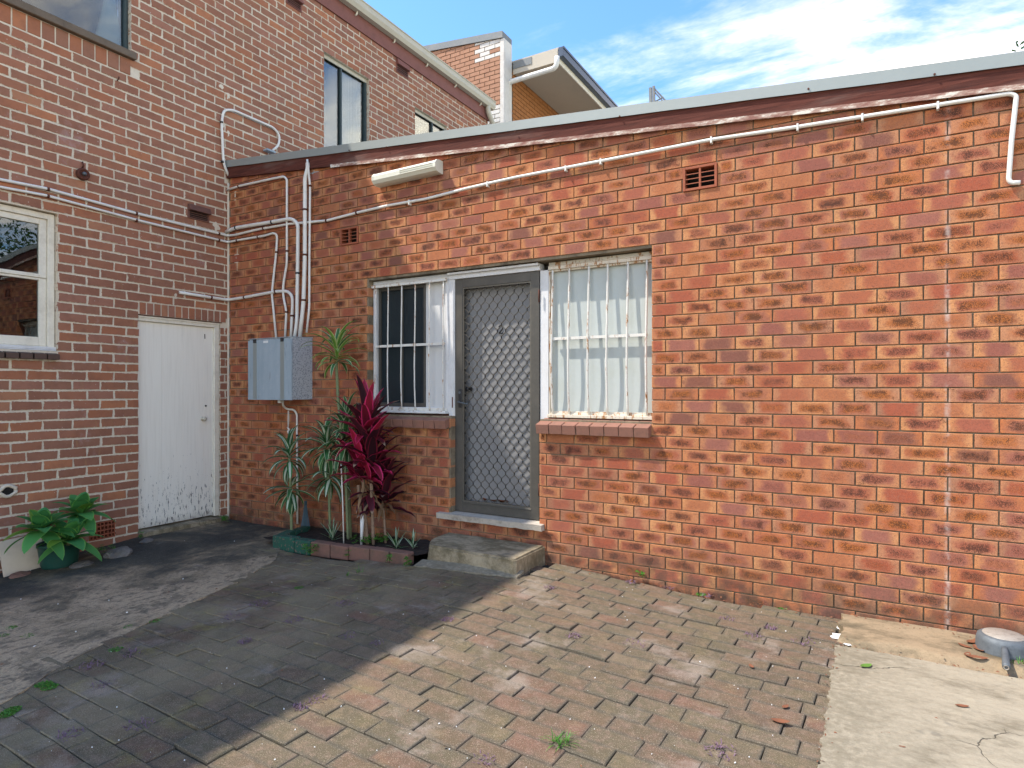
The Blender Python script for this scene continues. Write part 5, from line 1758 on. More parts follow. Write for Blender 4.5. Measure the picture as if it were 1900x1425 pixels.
# hole low in wall A
c = onA(14, 911, .004)
root = empty('drain_hole', c, 'crumbling round drain hole in the brickwork left of the potted plant', 'drain hole')
mb = MB(); pts = [Vector((c.x, c.y + .052 * math.cos(a * .45) * (1 + .2 * math.sin(a * 2)), c.z + .045 * math.sin(a * .45))) for a in range(15)]
mb.tube(pts, .016, 7); mb.build('cement_ring', M['mortarA'], root, True)
mb = MB(); mb.tube([c + Vector((.0, 0, 0)), c + Vector((.006, 0, 0))], .040, 14); mb.build('opening', M['void'], root)
c = onA(217, 150, .0); mb = MB(); mb.tube([c, c + Vector((.03, 0, .01)), c + Vector((.035, 0, .03))], .006, 6); tag(mb.build('iron_hook', M['rust'], None, True), 'small rusty hook in the house wall below the top left window', 'hook')

# electric bracket at loop end
c = onA(500, 280, .04); mb = MB(); mb.box(c + Vector((-.02, -.07, -.02)), c + Vector((.05, .05, 0.0))); mb.tube([c, c + Vector((.0, .12, -.04))], .008, 6); tag(mb.build('cable_bracket', M['galv'], None), 'small grey metal bracket at the end of the looped conduit', 'bracket')

# ================================================================== FAR BUILDING
far = empty('parapet_building', (-.5, 6, 0), 'taller building behind with a salmon brick parapet and a boxed eave with slate blue gutter', 'building')
YF = 6.0
pT = lambda x: 8.57 + (x + 1.86) * (8.36 - 8.57) / (-.117 + 1.86)
mb = MB(); mb.hexa([(-6, YF + .01, 0), (-.117, YF + .01, 0), (-.117, YF + .3, 0), (-6, YF + .3, 0), (-6, YF + .01, pT(-6) - .1), (-.117, YF + .01, pT(-.117) - .1), (-.117, YF + .3, pT(-.117) - .1), (-6, YF + .3, pT(-6) - .1)]); mb.build('wall', M['mortarB'], far)
mb = MB(); mb.hexa([(-6, YF - .03, pT(-6) - .1), (-.05, YF - .03, pT(-.05) - .1), (-.05, YF + .34, pT(-.05) - .1), (-6, YF + .34, pT(-6) - .1), (-6, YF - .03, pT(-6) + .03), (-.05, YF - .03, pT(-.05) + .03), (-.05, YF + .34, pT(-.05) + .03), (-6, YF + .34, pT(-6) + .03)]); mb.build('capping', M['capping'], far)
rg = random.Random(31)
cf = lay(-3.2, -.117, 4.6, 8.6, 1.4, .086, 0, .2365, .012, [], topf=lambda u: pT(u) - .105, rg=rg)
V, FF, UV, S = {}, {}, {}, {}
for nm in ('a', 'b'): V[nm], FF[nm], UV[nm], S[nm] = [], [], [], []
for (u0, u1, z0, z1, top) in cf:
    v, f, uv = brick_geo(u1 - u0, z1 - z0, .1, .003, .002, rg, top)
    pale = ((u1 > -.55 and z0 > 7.9) or (u0 > -.75 and z1 < 7.05)) and rg.random() < .9
    nm = 'b' if pale else 'a'
    k = len(V[nm]); V[nm] += [(x + u0, y + YF, z + z0) for x, y, z in v]; FF[nm] += [tuple(i + k for i in q) for q in f]; UV[nm] += uv; S[nm] += [rg.random()] * len(f)
o = mobj('brickwork', V['a'], FF['a'], M['farbrick'], far, uvs=UV['a'], seeds=S['a']); o['kind'] = 'stuff'
o = mobj('painted_brickwork', V['b'], FF['b'], M['render'], far, uvs=UV['b'], seeds=S['b']); o['kind'] = 'stuff'
# white rendered return edge
mb = MB(); mb.box((-.116, YF - .01, 4.6), (-.02, YF + .30, pT(-.05) - .102)); mb.build('rendered_edge', M['render'], far, bevel=.01)
# side wall going away
mb = MB(); mb.box((-.3, YF + .31, 0), (-.012, 14, 7.75)); mb.build('side_wall', M['mortarB'], far)
cs = lay(YF + .31, 14, 5.3, 7.7, 1.4, .086, 0, .2365, .012, [], rg=rg)
V1, F1, U1, S1 = [], [], [], []
for (u0, u1, z0, z1, top) in cs:
    v, f, uv = brick_geo(u1 - u0, z1 - z0, .1, .003, .002, rg, None)
    k = len(V1); V1 += [(-y, x + u0, z + z0) for x, y, z in v]; F1 += [tuple(i + k for i in q) for q in f]; U1 += uv; S1 += [rg.random()] * len(f)
o = mobj('side_brickwork', V1, F1, M['orangebrick'], far, uvs=U1, seeds=S1); o['kind'] = 'stuff'
ex0, ex1, ez, ey = .004, 1.0, 7.68, 6.32
mb = MB(); mb.box((ex0, ey, ez), (ex1 - .03, 14, ez + .02)); mb.build('soffit', M['soffit'], far)
mb = MB(); mb.box((ex0, ey - .02, ez - .02), (ex1 - .02, ey - .0005, ez + .22)); mb.box((-1.5, ey, ez + .225), (ex1, 14, ez + .26)); mb.build('barge_board', M['soffit'], far)
mb = MB(); mb.box((ex0, ey - .03, ez + .08), (ex1 * .42, ey - .021, ez + .22)); mb.build('barge_flashing', M['capping'], far)
mb = MB(); mb.box((ex1 - .029, ey, ez - .04), (ex1 - .005, 14, ez + .20)); mb.build('fascia_board', M['cream'], far)
mb = MB(); mb.box((ex1 - .004, ey - .03, ez + .06), (ex1 + .10, 14, ez + .24)); mb.box((ex1 + .1005, ey - .03, ez + .20), (ex1 + .115, 14, ez + .245)); mb.build('gutter', M['bluegutter'], far, bevel=.004)
mb = MB(); q = lambda px, py: (lambda d: Vector((CX + (6.22 - CY) / d.y * d.x, 6.22, CZ + (6.22 - CY) / d.y * d.z)))(ray(px, py))
mb.tube(fillet([q(1034, 105), q(1032, 126), q(947, 152), q(941.5, 160), q(941.5, 235)], .12), .048, 14)
mb.build('downpipe', M['pvc'], far, True)
# distant frame on the roof
mb = MB(); q = lambda px, py: (lambda d: Vector((CX + (5.5 - CY) / d.y * d.x, 5.5, CZ + (5.5 - CY) / d.y * d.z)))(ray(px, py))
mb.tube([q(1208, 215), q(1207, 163)], .030, 4); mb.tube([q(1214, 215), q(1213, 160)], .026, 4)
mb.tube([q(1212, 162), q(1236, 188)], .014, 6); mb.tube([q(1212, 168), q(1232, 190), q(1232, 215)], .012, 6); mb.tube([q(1213, 190), q(1231, 180)], .012, 6)
tag(mb.build('roof_bracket', M['capping'], None), 'weathered timber and steel bracket standing up behind the annexe roof', 'bracket')

# ================================================================== PLANTS
def strap(base, az, el, length, width, droop, mat, parent, name='leaf', fold=.18, seg=9, twist=0.0, clampy=-.012, wavy=0.0, blunt=0.0):
    p = Vector(base); v, f, uv = [], [], []
    e = el
    hd = Vector((math.cos(az), math.sin(az), 0)); sd = Vector((-math.sin(az), math.cos(az), 0))
    st = length / seg
    for i in range(seg + 1):
        t = i / seg
        w = width * (min(1, (t * 3.2 + .28)) * (1 - t ** (2.6 + blunt)) ** .75) * .5 + .0004
        d = hd * math.cos(e) + Vector((0, 0, 1)) * math.sin(e)
        up = Vector((0, 0, 1)) * math.cos(e) - hd * math.sin(e)
        s2 = sd * math.cos(twist * t) + up * math.sin(twist * t)
        lift = up * w * fold * 2 + up * (wavy * math.sin(i * 1.9) * w)
        for k, q in enumerate((p - s2 * w + lift, p + Vector((0, 0, 0)), p + s2 * w + lift)):
            q = Vector(q)
            if clampy is not None and q.y > clampy: q.y = clampy - (q.y - clampy) * .15 if q.y < .3 else clampy
            v.append(q); 
        p = p + d * st
        e -= droop * st / length * (0.4 + 1.2 * t)
    for i in range(seg):
        for k in range(2):
            a = i * 3 + k
            f.append((a, a + 1, a + 4, a + 3))
            uv.append([(k / 2, i / seg), ((k + 1) / 2, i / seg), ((k + 1) / 2, (i + 1) / seg), (k / 2, (i + 1) / seg)])
    return mobj(name, v, f, mat, parent, True, uvs=uv)

def rosette(parent, c, n, length, width, mat, el0=1.35, el1=-.2, droop=1.3, rg=rnd, stem_h=.12, spread=2*math.pi, az0=0.0, mats=None, **kw):
    c = Vector(c)
    for i in range(n):
        t = i / max(1, n - 1)
        az = az0 + i * 2.39996 + rg.uniform(-.25, .25)
        if spread < 6: az = az0 + rg.uniform(-spread / 2, spread / 2)
        el = el0 + (el1 - el0) * t + rg.uniform(-.15, .15)
        L = length * rg.uniform(.8, 1.1) * (.72 + .28 * math.sin(math.pi * min(1, t + .25)))
        b = c + Vector((0, 0, stem_h * (1 - t)))
        m_ = mats[rg.randrange(len(mats))] if mats else mat
        strap(b, az, el, L, width * rg.uniform(.85, 1.15), droop * rg.uniform(.8, 1.2), m_, parent, **kw)

def stemtube(parent, pts, r, mat, name='stem'):
    mb = MB(); pts = [Vector(p) for p in pts]
    path = fillet(pts, .15, 4) if len(pts) > 2 else pts
    # resample for ring nodes
    out = []; rr = []
    for a, b in zip(path, path[1:]):
        n = max(1, int((b - a).length / .02))
        for k in range(n):
            out.append(a + (b - a) * k / n); rr.append(r * (1 + (.13 if len(out) % 2 else -.05)))
    out.append(path[-1]); rr.append(r)
    mb.tube(out, rr, 8); return mb.build(name, mat, parent, True)

def onY(px, py, y):
    d = ray(px, py); t = (y - CY) / d.y
    return Vector((CX + t * d.x, y, CZ + t * d.z))

# planter
plx = [(1.47, -.62), (3.0, -.52)]
def pl_y(x): return -.62 + (x - 1.47) / (3.0 - 1.47) * .10
bed = empty('garden_bed', (2.2, -.3, 0), 'low garden bed against the wall edged with old bricks, two of them painted green', 'garden bed')
v, f = [], []
nx, ny = 60, 18
for j in range(ny + 1):
    for i in range(nx + 1):
        x = 1.30 + (3.02 - 1.30) * i / nx; y = (pl_y(max(1.47, x)) + .05) * (1 - j / ny) - .003
        v.append((x, y, gz(x, y) + .055 + .022 * mnoise.noise(Vector((x * 9, y * 9, 0))) + .010 * mnoise.noise(Vector((x * 33, y * 33, 0)))))
for j in range(ny):
    for i in range(nx):
        a = j * (nx + 1) + i; f.append((a, a + 1, a + nx + 2, a + nx + 1))
o = mobj('soil', v, f, M['soil'], bed); 
def edgebrick(a, b, h, mat, z0=None, dep=.09, label=None, tilt=0):
    a = Vector(a); b = Vector(b); d = (b - a).normalized(); n = Vector((-d.y, d.x, 0)) * dep
    za = gz(a.x, a.y) - .02
    g = d * .004
    P = [a + g, b - g, b - g + n, a + g + n]
    mb = MB(); mb.hexa([(p.x, p.y, za) for p in P] + [(p.x, p.y, gz(a.x, a.y) + h + (tilt if i in (1, 2) else 0)) for i, p in enumerate(P)])
    o = mb.build('edging_brick', mat, bed, bevel=.006)
    if label: o['label'] = label
    bm = bmesh.new(); bm.from_mesh(o.data)
    for vv in bm.verts: vv.co += Vector((mnoise.noise(vv.co * 20), mnoise.noise(vv.co * 20 + Vector((5, 0, 0))), mnoise.noise(vv.co * 20 + Vector((0, 7, 0))))) * .003
    bm.to_mesh(o.data); bm.free()
fr_px = [505, 545, 575, 612, 646, 685, 722, 757]
fxs = []
for px in fr_px:
    # intersection of pixel column with front line
    r = (px - 950) / F; dx, dy = .8660254 * r - .5, .5 * r + .8660254
    # CX+t dx = x ; CY+t dy = -.62+(x-1.47)*.0654
    t = (-.62 + (CX - 1.47) * .0654 - CY) / (dy - .0654 * dx)
    fxs.append(CX + t * dx)
for i in range(7):
    a = (fxs[i], pl_y(fxs[i]), 0); b = (fxs[i+1], pl_y(fxs[i+1]), 0)
    edgebrick(a, b, .11 - i * .004 + rnd.uniform(-.006, .006), M['greenpaint'] if i < 2 else M['edgebrick'], label='worn green painted edging brick' if i < 2 else None)
edgebrick((fxs[0] - .11, -.36, 0), (fxs[0], pl_y(fxs[0]) , 0), .105, M['greenpaint'], label='worn green painted edging brick')
edgebrick((fxs[0] - .17, -.12, 0), (fxs[0] - .11, -.355, 0), .09, M['greenpaint'], label='worn green painted edging brick')
# green paint slop
def root_at(p): return Vector(p)

rg = random.Random(101)
# tall dracaena
b = onG(640, 995, .05); top = onY(627, 672, -.22)
y_ = -.22
b = onY(646, 1000, y_); b.z = .05
pl = empty('tall_dracaena', b, 'tall thin stemmed dracaena with a yellow green leaf rosette beside the meter box', 'plant', 'striped dracaenas in the garden bed')
stemtube(pl, [b, onY(641, 860, y_), onY(632, 790, y_), onY(627, 740, y_), onY(624, 672, y_)], .013, M['stem'])
ctop = onY(625, 676, y_)
rosette(pl, ctop, 32, .41, .042, M['leafT'], 1.4, -.1, 1.75, rg, .14, mats=[M['leafT'], M['leafT'], M['leafD']])
# left small dracaena
y_ = -.34
b = onY(541, 985, y_); b.z = .06
pl = empty('dracaena', b, 'leftmost white striped dracaena with two leaf clusters on a pale cane', 'plant', 'striped dracaenas in the garden bed')
stemtube(pl, [b, onY(540, 930, y_), onY(537, 850, y_)], .013, M['stem'])
rosette(pl, onY(537, 862, y_), 26, .32, .052, M['leafDc'], 1.45, -.9, 1.5, rg, .12)
rosette(pl, onY(540, 918, y_), 20, .31, .052, M['leafDc'], .6, -1.2, 1.0, rg, .07, mats=[M['leafDc'], M['leafD']])
# middle dracaena
y_ = -.25
b = onY(613, 985, y_); b.z = .06
pl = empty('dracaena', b, 'bushy dark green striped dracaena in the middle of the garden bed', 'plant', 'striped dracaenas in the garden bed')
stemtube(pl, [b, onY(610, 900, y_), onY(606, 840, y_)], .012, M['stem'])
rosette(pl, onY(606, 846, y_), 32, .36, .054, M['leafD'], 1.4, -1.0, 1.5, rg, .14, mats=[M['leafD'], M['leafDc']])
rosette(pl, onY(612, 895, y_), 17, .33, .052, M['leafDc'], .5, -.8, 1.2, rg, .08)
# dracaena behind the red plant
y_ = -.17
b = onY(650, 1000, y_); b.z = .06
pl = empty('dracaena', b, 'green dracaena with a diamond scarred stem behind the white stake', 'plant', 'striped dracaenas in the garden bed')
stemtube(pl, [b, onY(646, 900, y_), onY(640, 820, y_)], .017, M['stem'])
rosette(pl, onY(640, 835, y_), 28, .38, .056, M['leafD'], 1.45, -.9, 1.4, rg, .16)
rosette(pl, onY(644, 800, y_), 18, .30, .040, M['leafD'], 1.45, -.2, 1.2, rg, .12)
# crimson cordyline
y_ = -.30
b = onY(682, 1005, y_); b.z = .06
pl = empty('red_cordyline', b, 'tall crimson and maroon cordyline with upright red top leaves beside the left window', 'plant')
stems = [[b, onY(676, 930, y_), onY(672, 860, y_), onY(676, 800, y_)], [b + Vector((.05, .02, 0)), onY(690, 930, y_), onY(688, 870, y_), onY(680, 810, y_ - .02)], [b + Vector((-.04, .03, 0)), onY(668, 940, y_), onY(665, 900, y_)]]
for s in stems: stemtube(pl, s, .014, M['cane'], 'cane')
rosette(pl, onY(682, 812, y_), 13, .49, .085, M['leafR'], 1.52, .80, .35, rg, .10, blunt=.6, fold=.25, mats=[M['leafR'], M['leafR'], M['leafK']])
rosette(pl, onY(676, 815, y_), 16, .40, .085, M['leafK'], 1.1, -.2, .9, rg, .10, mats=[M['leafR'], M['leafK'], M['leafK']], wavy=.15)
rosette(pl, onY(670, 890, y_ - .05), 14, .40, .085, M['leafK'], 1.35, .1, .7, rg, .14, mats=[M['leafR'], M['leafK']], wavy=.15)
rosette(pl, onY(690, 890, y_), 17, .42, .095, M['leafK'], 1.4, .2, .8, rg, .16, mats=[M['leafK'], M['leafK'], M['leafR']], wavy=.15)
rosette(pl, onY(684, 860, y_ - .04), 14, .42, .10, M['leafK'], 1.3, -.1, 1.0, rg, .12, mats=[M['leafK'], M['leafR'], M['leafK']], wavy=.12)
rosette(pl, onY(684, 925, y_), 12, .26, .07, M['leafK'], .2, -1.2, .8, rg, .06)
for (px, py, az, el, L) in ((640, 842, 2.75, .35, .20), (655, 850, -2.6, .55, .26), (668, 846, -1.6, .9, .26)):
    strap(onY(px + 18, py + 45, y_ - .06), az, el + .35, L + .08, .062, .9, M['leafR'], pl)
# smaller dark cordyline
y_ = -.20
b = onY(716, 1000, y_); b.z = .06
pl = empty('dark_cordyline', b, 'smaller dark maroon cordyline with withered tips right of the crimson one', 'plant')
stemtube(pl, [b, onY(712, 950, y_), onY(710, 910, y_)], .010, M['cane'], 'cane')
rosette(pl, onY(713, 945, y_), 18, .42, .085, M['leafK'], 1.4, .0, .7, rg, .16, wavy=.2)
rosette(pl, onY(712, 905, y_), 10, .28, .08, M['leafK'], 1.3, .4, .8, rg, .10, wavy=.2)
for cpt, n_, L_ in ((onY(676, 905, -.31), 7, .22), (onY(690, 930, -.30), 6, .20), (onY(712, 935, -.22), 5, .18)):
    rosette(pl if cpt.x > onY(705, 935, -.22).x else [q for q in bpy.data.objects if q.name == 'red_cordyline'][0], cpt, n_, L_, .035, M['deadstrap'], -.5, -1.4, .5, rg, .03, wavy=.3)
# low seedlings
for k, (px, py, y_, n, L, lab) in enumerate(((617, 990, -.33, 12, .20, 'small spiky striped seedling between the two dracaena stems'), (735, 1010, -.36, 9, .20, 'upright pale striped seedling near the doorstep, the taller of two'), (766, 1012, -.30, 7, .15, 'lowest striped seedling touching the doorstep side'))):
    b = onY(px, py, y_); b.z = .055 + gz(b.x, b.y)
    pl = empty('dracaena_seedling', b, lab, 'plant', 'striped seedlings in the garden bed')
    rosette(pl, b, n, L, .020, M['leafDc'], 1.45, .35, .35, rg, .02)
# bell of bristles / net
y_ = -.10
c = onY(567, 975, y_)
v, f = lathe([(.012, .20), (.020, .14), (.034, .08), (.055, .0), (.066, -.03)], 18, (c.x, y_, .10))
root = empty('hand_brush', c, 'blue grey bristle brush head standing in the bed against the wall', 'brush')
mb = MB(); rg2 = random.Random(3)
for i in range(130):
    a = rg2.uniform(0, 6.28); r = rg2.uniform(.2, 1)
    mb.tube([(c.x + .012 * r * math.cos(a), y_ + .010 * r * math.sin(a), .30), (c.x + .03 * r * math.cos(a), y_ + .02 * r * math.sin(a), .20), (c.x + .062 * r * math.cos(a + .1), y_ + .035 * r * math.sin(a), .075)], .0018, 3, False)
o = mb.build('bristles', M['net'], root); o['kind'] = 'stuff'
mb = MB(); mb.tube([(c.x, y_, .29), (c.x, y_, .33)], .014, 10); mb.build('ferrule', M['net'], root, True)
# white stake and paper
mb = MB(); a = onY(638, 1003, -.38); a.z = .03; t_ = onY(633, 862, -.38); mb.tube([a, (a + t_) / 2 + Vector((.004, 0, 0)), t_], .0055, 8)
tag(mb.build('plant_stake', M['pvc'], None, True), 'thin white stake leaning in the garden bed in front of the scarred stem', 'stake')
mb = MB(); a = onY(670, 1000, -.36); a.z = .05; mb.tube([a, onY(672, 965, -.36), onY(673, 950, -.34)], [.008, .018, .006], 6)
tag(mb.build('torn_wrapper', M['paint_chip'], None, True), 'crumpled pale wrapper caught at the foot of the red canes', 'litter')

# clover / weeds as stuff
def tufts(name, label, cat, spots, mat, n, L, W_, kindlen=None, el=(0.2, 1.4), leaves='blade'):
    V, F_, U_, S_ = [], [], [], []
    rg = random.Random(hash(name) % 1000 if False else len(name) * 7)
    for (c, rad, cnt) in spots:
        for i in range(cnt):
            a = rg.uniform(0, 6.283); r = rad * math.sqrt(rg.random())
            b = Vector(c) + Vector((r * math.cos(a), r * math.sin(a), 0)); b.z = Vector(c).z
            if leaves == 'blade':
                az = rg.uniform(0, 6.283); e = rg.uniform(*el); l = L * rg.uniform(.5, 1.2)
                d = Vector((math.cos(az) * math.cos(e), math.sin(az) * math.cos(e), math.sin(e))); s = Vector((-math.sin(az), math.cos(az), 0)) * W_
                m_ = b + d * l * .55 + Vector((0, 0, l * .05)); t = b + d * l - Vector((0, 0, l * .12))
                k = len(V); V += [b - s, b + s, m_ + s * .8, m_ - s * .8, t]
                F_ += [(k, k+1, k+2, k+3), (k+3, k+2, k+4)]
                U_ += [[(0, 0), (1, 0), (1, .5), (0, .5)], [(0, .5), (1, .5), (.5, 1)]]; sd = rg.random(); S_ += [sd, sd]
            else:
                hh = rg.uniform(.3, 1) * L
                cc = b + Vector((0, 0, hh)); az = rg.uniform(0, 6.28)
                tilt = Vector((rg.uniform(-.5, .5), rg.uniform(-.5, .5), 1)).normalized()
                u = tilt.orthogonal().normalized(); w = tilt.cross(u)
                for q in range(3):
                    a0 = az + q * 2.09
                    dd = u * math.cos(a0) + w * math.sin(a0); ss = u * -math.sin(a0) + w * math.cos(a0)
                    k = len(V); V += [cc, cc + dd * W_ * .7 + ss * W_ * .55, cc + dd * W_ * 1.15, cc + dd * W_ * .7 - ss * W_ * .55]
                    F_.append((k, k+1, k+2, k+3)); U_.append([(.5, 0), (1, .5), (.5, 1), (0, .5)]); S_.append(rg.random())
    o = mobj(name, V, F_, mat, None, False, uvs=U_, seeds=S_)
    tag(o, label, cat, kind='stuff')
def G(px, py, h=0): return onG(px, py, h)
tufts('clover', 'bright green clover growing at the foot of the cordylines', 'ground cover', [(G(700, 1008, .06), .11, 60), (G(680, 1012, .06), .06, 35), (G(716, 1006, .06), .10, 40), (G(660, 1010, .06), .05, 16), (G(737, 1018, .05), .04, 8)], M['weed'], 1, .07, .014, leaves='clover')
tufts('creeping_weed', 'small green weeds sprouting at wall feet and brick edging', 'weeds', [(G(575, 1030, .0), .07, 36), (G(755, 1055, .01), .03, 22), (G(722, 1048, .0), .03, 14), (G(418, 972, .0), .05, 40), (G(262, 1004, 0), .02, 14), (G(186, 1032, .02), .12, 46), (G(645, 1036, 0), .025, 8), (G(1190, 1082, 0), .03, 10)], M['weed'], 1, .09, .016, leaves='clover')
tufts('grass_tuft', 'thin pale green grass blades growing in the paver joints', 'grass', [(G(1040, 1380, 0), .035, 46), (G(668, 1063, 0), .02, 12), (G(645, 1068, 0), .015, 10), (G(262, 985, .03), .012, 16), (G(1890, 1232, .03), .03, 16)], M['weed'], 1, .075, .0018, el=(.1, 1.2))
psp = []
rgp = random.Random(88)
for (px, py) in ((430, 1145), (455, 1190), (250, 1212), (190, 1272), (130, 1362), (170, 1235), (545, 1150), (260, 1345), (590, 1300), (640, 1180), (700, 1195), (830, 1150), (1020, 1090), (1170, 1080), (1240, 1090), (1310, 1105), (1065, 1180), (1350, 1150), (1400, 1180), (1430, 1165), (1180, 1195), (900, 1410), (1340, 1395), (560, 1310), (480, 1120), (640, 1120), (1490, 1190)):
    psp.append((G(px, py, .0), .035 + rgp.random() * .03, 60))
tufts('joint_weed', 'purple grey creeping weed caught in the paver joints', 'weeds', psp, M['purple'], 1, .022, .0022, el=(.0, .9))
msp = []
for (px, py, n) in ((80, 1270, 60), (92, 1275, 60), (22, 1318, 60), (12, 1325, 50), (215, 1205, 24), (285, 1152, 20), (20, 1165, 30), (50, 1180, 30), (240, 1163, 20), (4, 1180, 20), (1265, 1090, 26), (1300, 1103, 30), (1450, 1128, 26), (1200, 1074, 26), (1610, 1163, 20), (555, 1090, 20)):
    msp.append((G(px, py, .003), .035, n * 4))
tufts('moss', 'yellow green moss along the joints and slab edges', 'moss', msp, M['weed'], 1, .006, .004, el=(.2, 1.3))

# scattered paint chips and grit (uncountable)
mb = MB(); rgc = random.Random(17)
for i in range(150):
    px, py = rgc.uniform(20, 1540), rgc.uniform(1000, 1425)
    p = onG(px, py, .005)
    if p.y > -.03 or p.x < .05 or p.x > 8: continue
    if 1.3 < p.x < 3.95 and p.y > -.65: continue
    s = rgc.uniform(.0008, .0026) * (1.5 if p.x < 2.4 else 1); a = rgc.uniform(0, 3)
    mb.tube([p, p + Vector((math.cos(a), math.sin(a), .1)) * s * rgc.uniform(1, 3)], s, 5)
tag(mb.build('paint_flecks', M['paint_chip'], None), 'tiny white chips and grit scattered over the yard', 'grit', kind='stuff')

mb = MB(); rgl = random.Random(29)
def frag(p, s):
    a = rgl.uniform(0, 6.28); d = Vector((math.cos(a), math.sin(a), rgl.uniform(-.1, .35))) * s; e = Vector((-math.sin(a), math.cos(a), rgl.uniform(-.3, .3))) * s * rgl.uniform(.2, .5)
    k = len(mb.v); p = p + Vector((0, 0, .003)); mb.v += [p - d, p - e, p + d, p + e + Vector((0, 0, s * .3))]; mb.f += [(k, k + 1, k + 2), (k, k + 2, k + 3)]
for i in range(520):
    u = rgl.random()
    if u < .45: x = rgl.uniform(3.95, 7.2); y = -.01 - abs(rgl.gauss(0, .05))
    elif u < .62: y = -.47 + rgl.gauss(0, .02); x = rgl.uniform(6.0, 7.4)
    elif u < .75: y = rgl.uniform(-2.2, -.1); x = 5.98 + rgl.gauss(0, .02)
    elif u < .85: x = rgl.uniform(.02, .3); y = rgl.uniform(-2.3, -.2)
    else: x = rgl.uniform(1, 6.6); y = rgl.uniform(-3.2, -.7)
    z = gz(x, y) + (.034 if x > 6.02 and y > -.45 else .004)
    frag(Vector((x, y, z)), rgl.uniform(.003, .012))
tag(mb.build('leaf_litter', M['deadleaf'], None), 'fine brown leaf crumbs gathered along the wall foot and slab joints', 'leaf litter', kind='stuff')
# fallen leaves
def dryleaf(px, py, L, az, mat, label, curl=.6, h=.006, group='dry leaves lying on the ground', base=None):
    p = base if base is not None else onG(px, py, h)
    v, f = [], []
    seg = 6
    hd = Vector((math.cos(az), math.sin(az), 0)); sd = Vector((-math.sin(az), math.cos(az), 0))
    for i in range(seg + 1):
        t = i / seg; w = L * .24 * math.sin(math.pi * min(1, t * .93 + .04)) ** .8
        z = curl * L * .25 * (2 * t - 1) ** 2
        for k in (-1, 0, 1):
            q = p + hd * (t - .5) * L + sd * w * k + Vector((0, 0, z + abs(k) * w * curl * .8)); v.append(q)
    for i in range(seg):
        for k in range(2):
            a = i * 3 + k; f.append((a, a+1, a+4, a+3))
    o = mobj('fallen_leaf', v, f, mat, None, True)
    tag(o, label, 'leaf', group)
DL = [(1785, 1311, .055, .3, 'reddish dry leaf alone in the middle of the pale slab'), (1643, 1361, .035, .5, 'small curled dry leaf left on the pale slab'), (1674, 1386, .025, .2, 'tiny dark leaf near the slab bottom edge'),
      (1457, 1312, .045, 1.1, 'pink brown leaf on the pavers near the slab edge'), (1394, 1237, .045, 2.1, 'orange brown leaf on the right hand pavers'), (1350, 1106, .10, 2.9, 'long orange leaf lying against the annexe wall foot'),
      (1448, 1340, .075, .2, 'narrow dark red leaf on the pavers near the slab'), (1790, 1200, .07, 2.5, 'dry leaf at the left of the saucepan pile'), (1803, 1192, .08, .9, 'upright dry leaf in the saucepan pile'), (1815, 1205, .09, 1.9, 'curled brown leaf touching the saucepan'), (1812, 1222, .10, .1, 'flat long brown leaf in front of the pile'), (1795, 1215, .06, 1.2, 'small brown leaf below the pile')]
for px, py, L, az, lab in DL:
    hh = .034 if (px > 1780 and py < 1240) else .006
    dryleaf(px, py, L, az, M['deadleaf'], lab, h=hh, curl=.45)
dryleaf(1607, 1236, .075, .9, M['greenleaf'], 'single fallen green leaf on the pale slab', h=.010, group=None, curl=.3)
for px, L, az, lab in ((900, .07, 2.6, 'pale dry leaf caught at the foot of the mesh door, leftmost'), (917, .06, .6, 'small dry leaf in the middle of the mesh door foot'), (932, .08, .3, 'dark red dry leaf behind the mesh door foot'), (941, .06, 2.3, 'curled dry leaf rightmost behind the mesh door')):
    c = onB(px, 948, -(RC + .05)); c.z = DS + .085 + .02
    dryleaf(0, 0, L, az, M['deadleaf'], lab, base=Vector((c.x, RC + .045, c.z)), curl=1.1)

# ---- potted agave
c = onG(110, 1050, 0); 
pr_ = .150
pot = empty('potted_agave', c, 'leafy green agave spilling over a dark green plastic pot by the house wall', 'potted plant')
v, f = lathe([(0, 0), (pr_ * .80, 0), (pr_ * .86, .02), (pr_ * .97, .15), (pr_ * 1.0, .175), (pr_ * 1.04, .176), (pr_ * 1.04, .20), (pr_ * .97, .20), (pr_ * .95, .16), (0, .165)], 32, c)
mobj('pot', v, f, M['pot'], pot, True)
rg = random.Random(55)
def broad(base, az, el, L, W__, mat, droop=.9):
    strap(base, az, el, L, W__, droop, mat, pot, fold=.07, seg=9, clampy=None, blunt=-.4)
ro = [(onA(78, 985, .42), 22), (onA(150, 955, .34), 22), (onA(128, 1004, .50), 18)]
for (rc, n) in ro:
    stemtube(pot, [c + Vector((0, 0, .15)), (c + Vector((0, 0, .2)) + rc) / 2, rc - Vector((0, 0, .02))], .018, M['stem'])
    for i in range(n):
        t = i / (n - 1); az = i * 2.39996 + rg.uniform(-.2, .2)
        el = 1.35 - 1.75 * t + rg.uniform(-.12, .12)
        L = .27 * (.65 + .45 * t) * rg.uniform(.9, 1.1)
        bb = Vector(rc)
        # keep leaves off the wall behind
        if math.cos(az) < -.3 and bb.x + L * math.cos(az) * math.cos(el) < .03: L *= .55; el += .4
        broad(bb + Vector((0, 0, .03 * (1 - t))), az, el, L, .135, M['leafY'] if rg.random() < .14 else M['leafA'], .9)
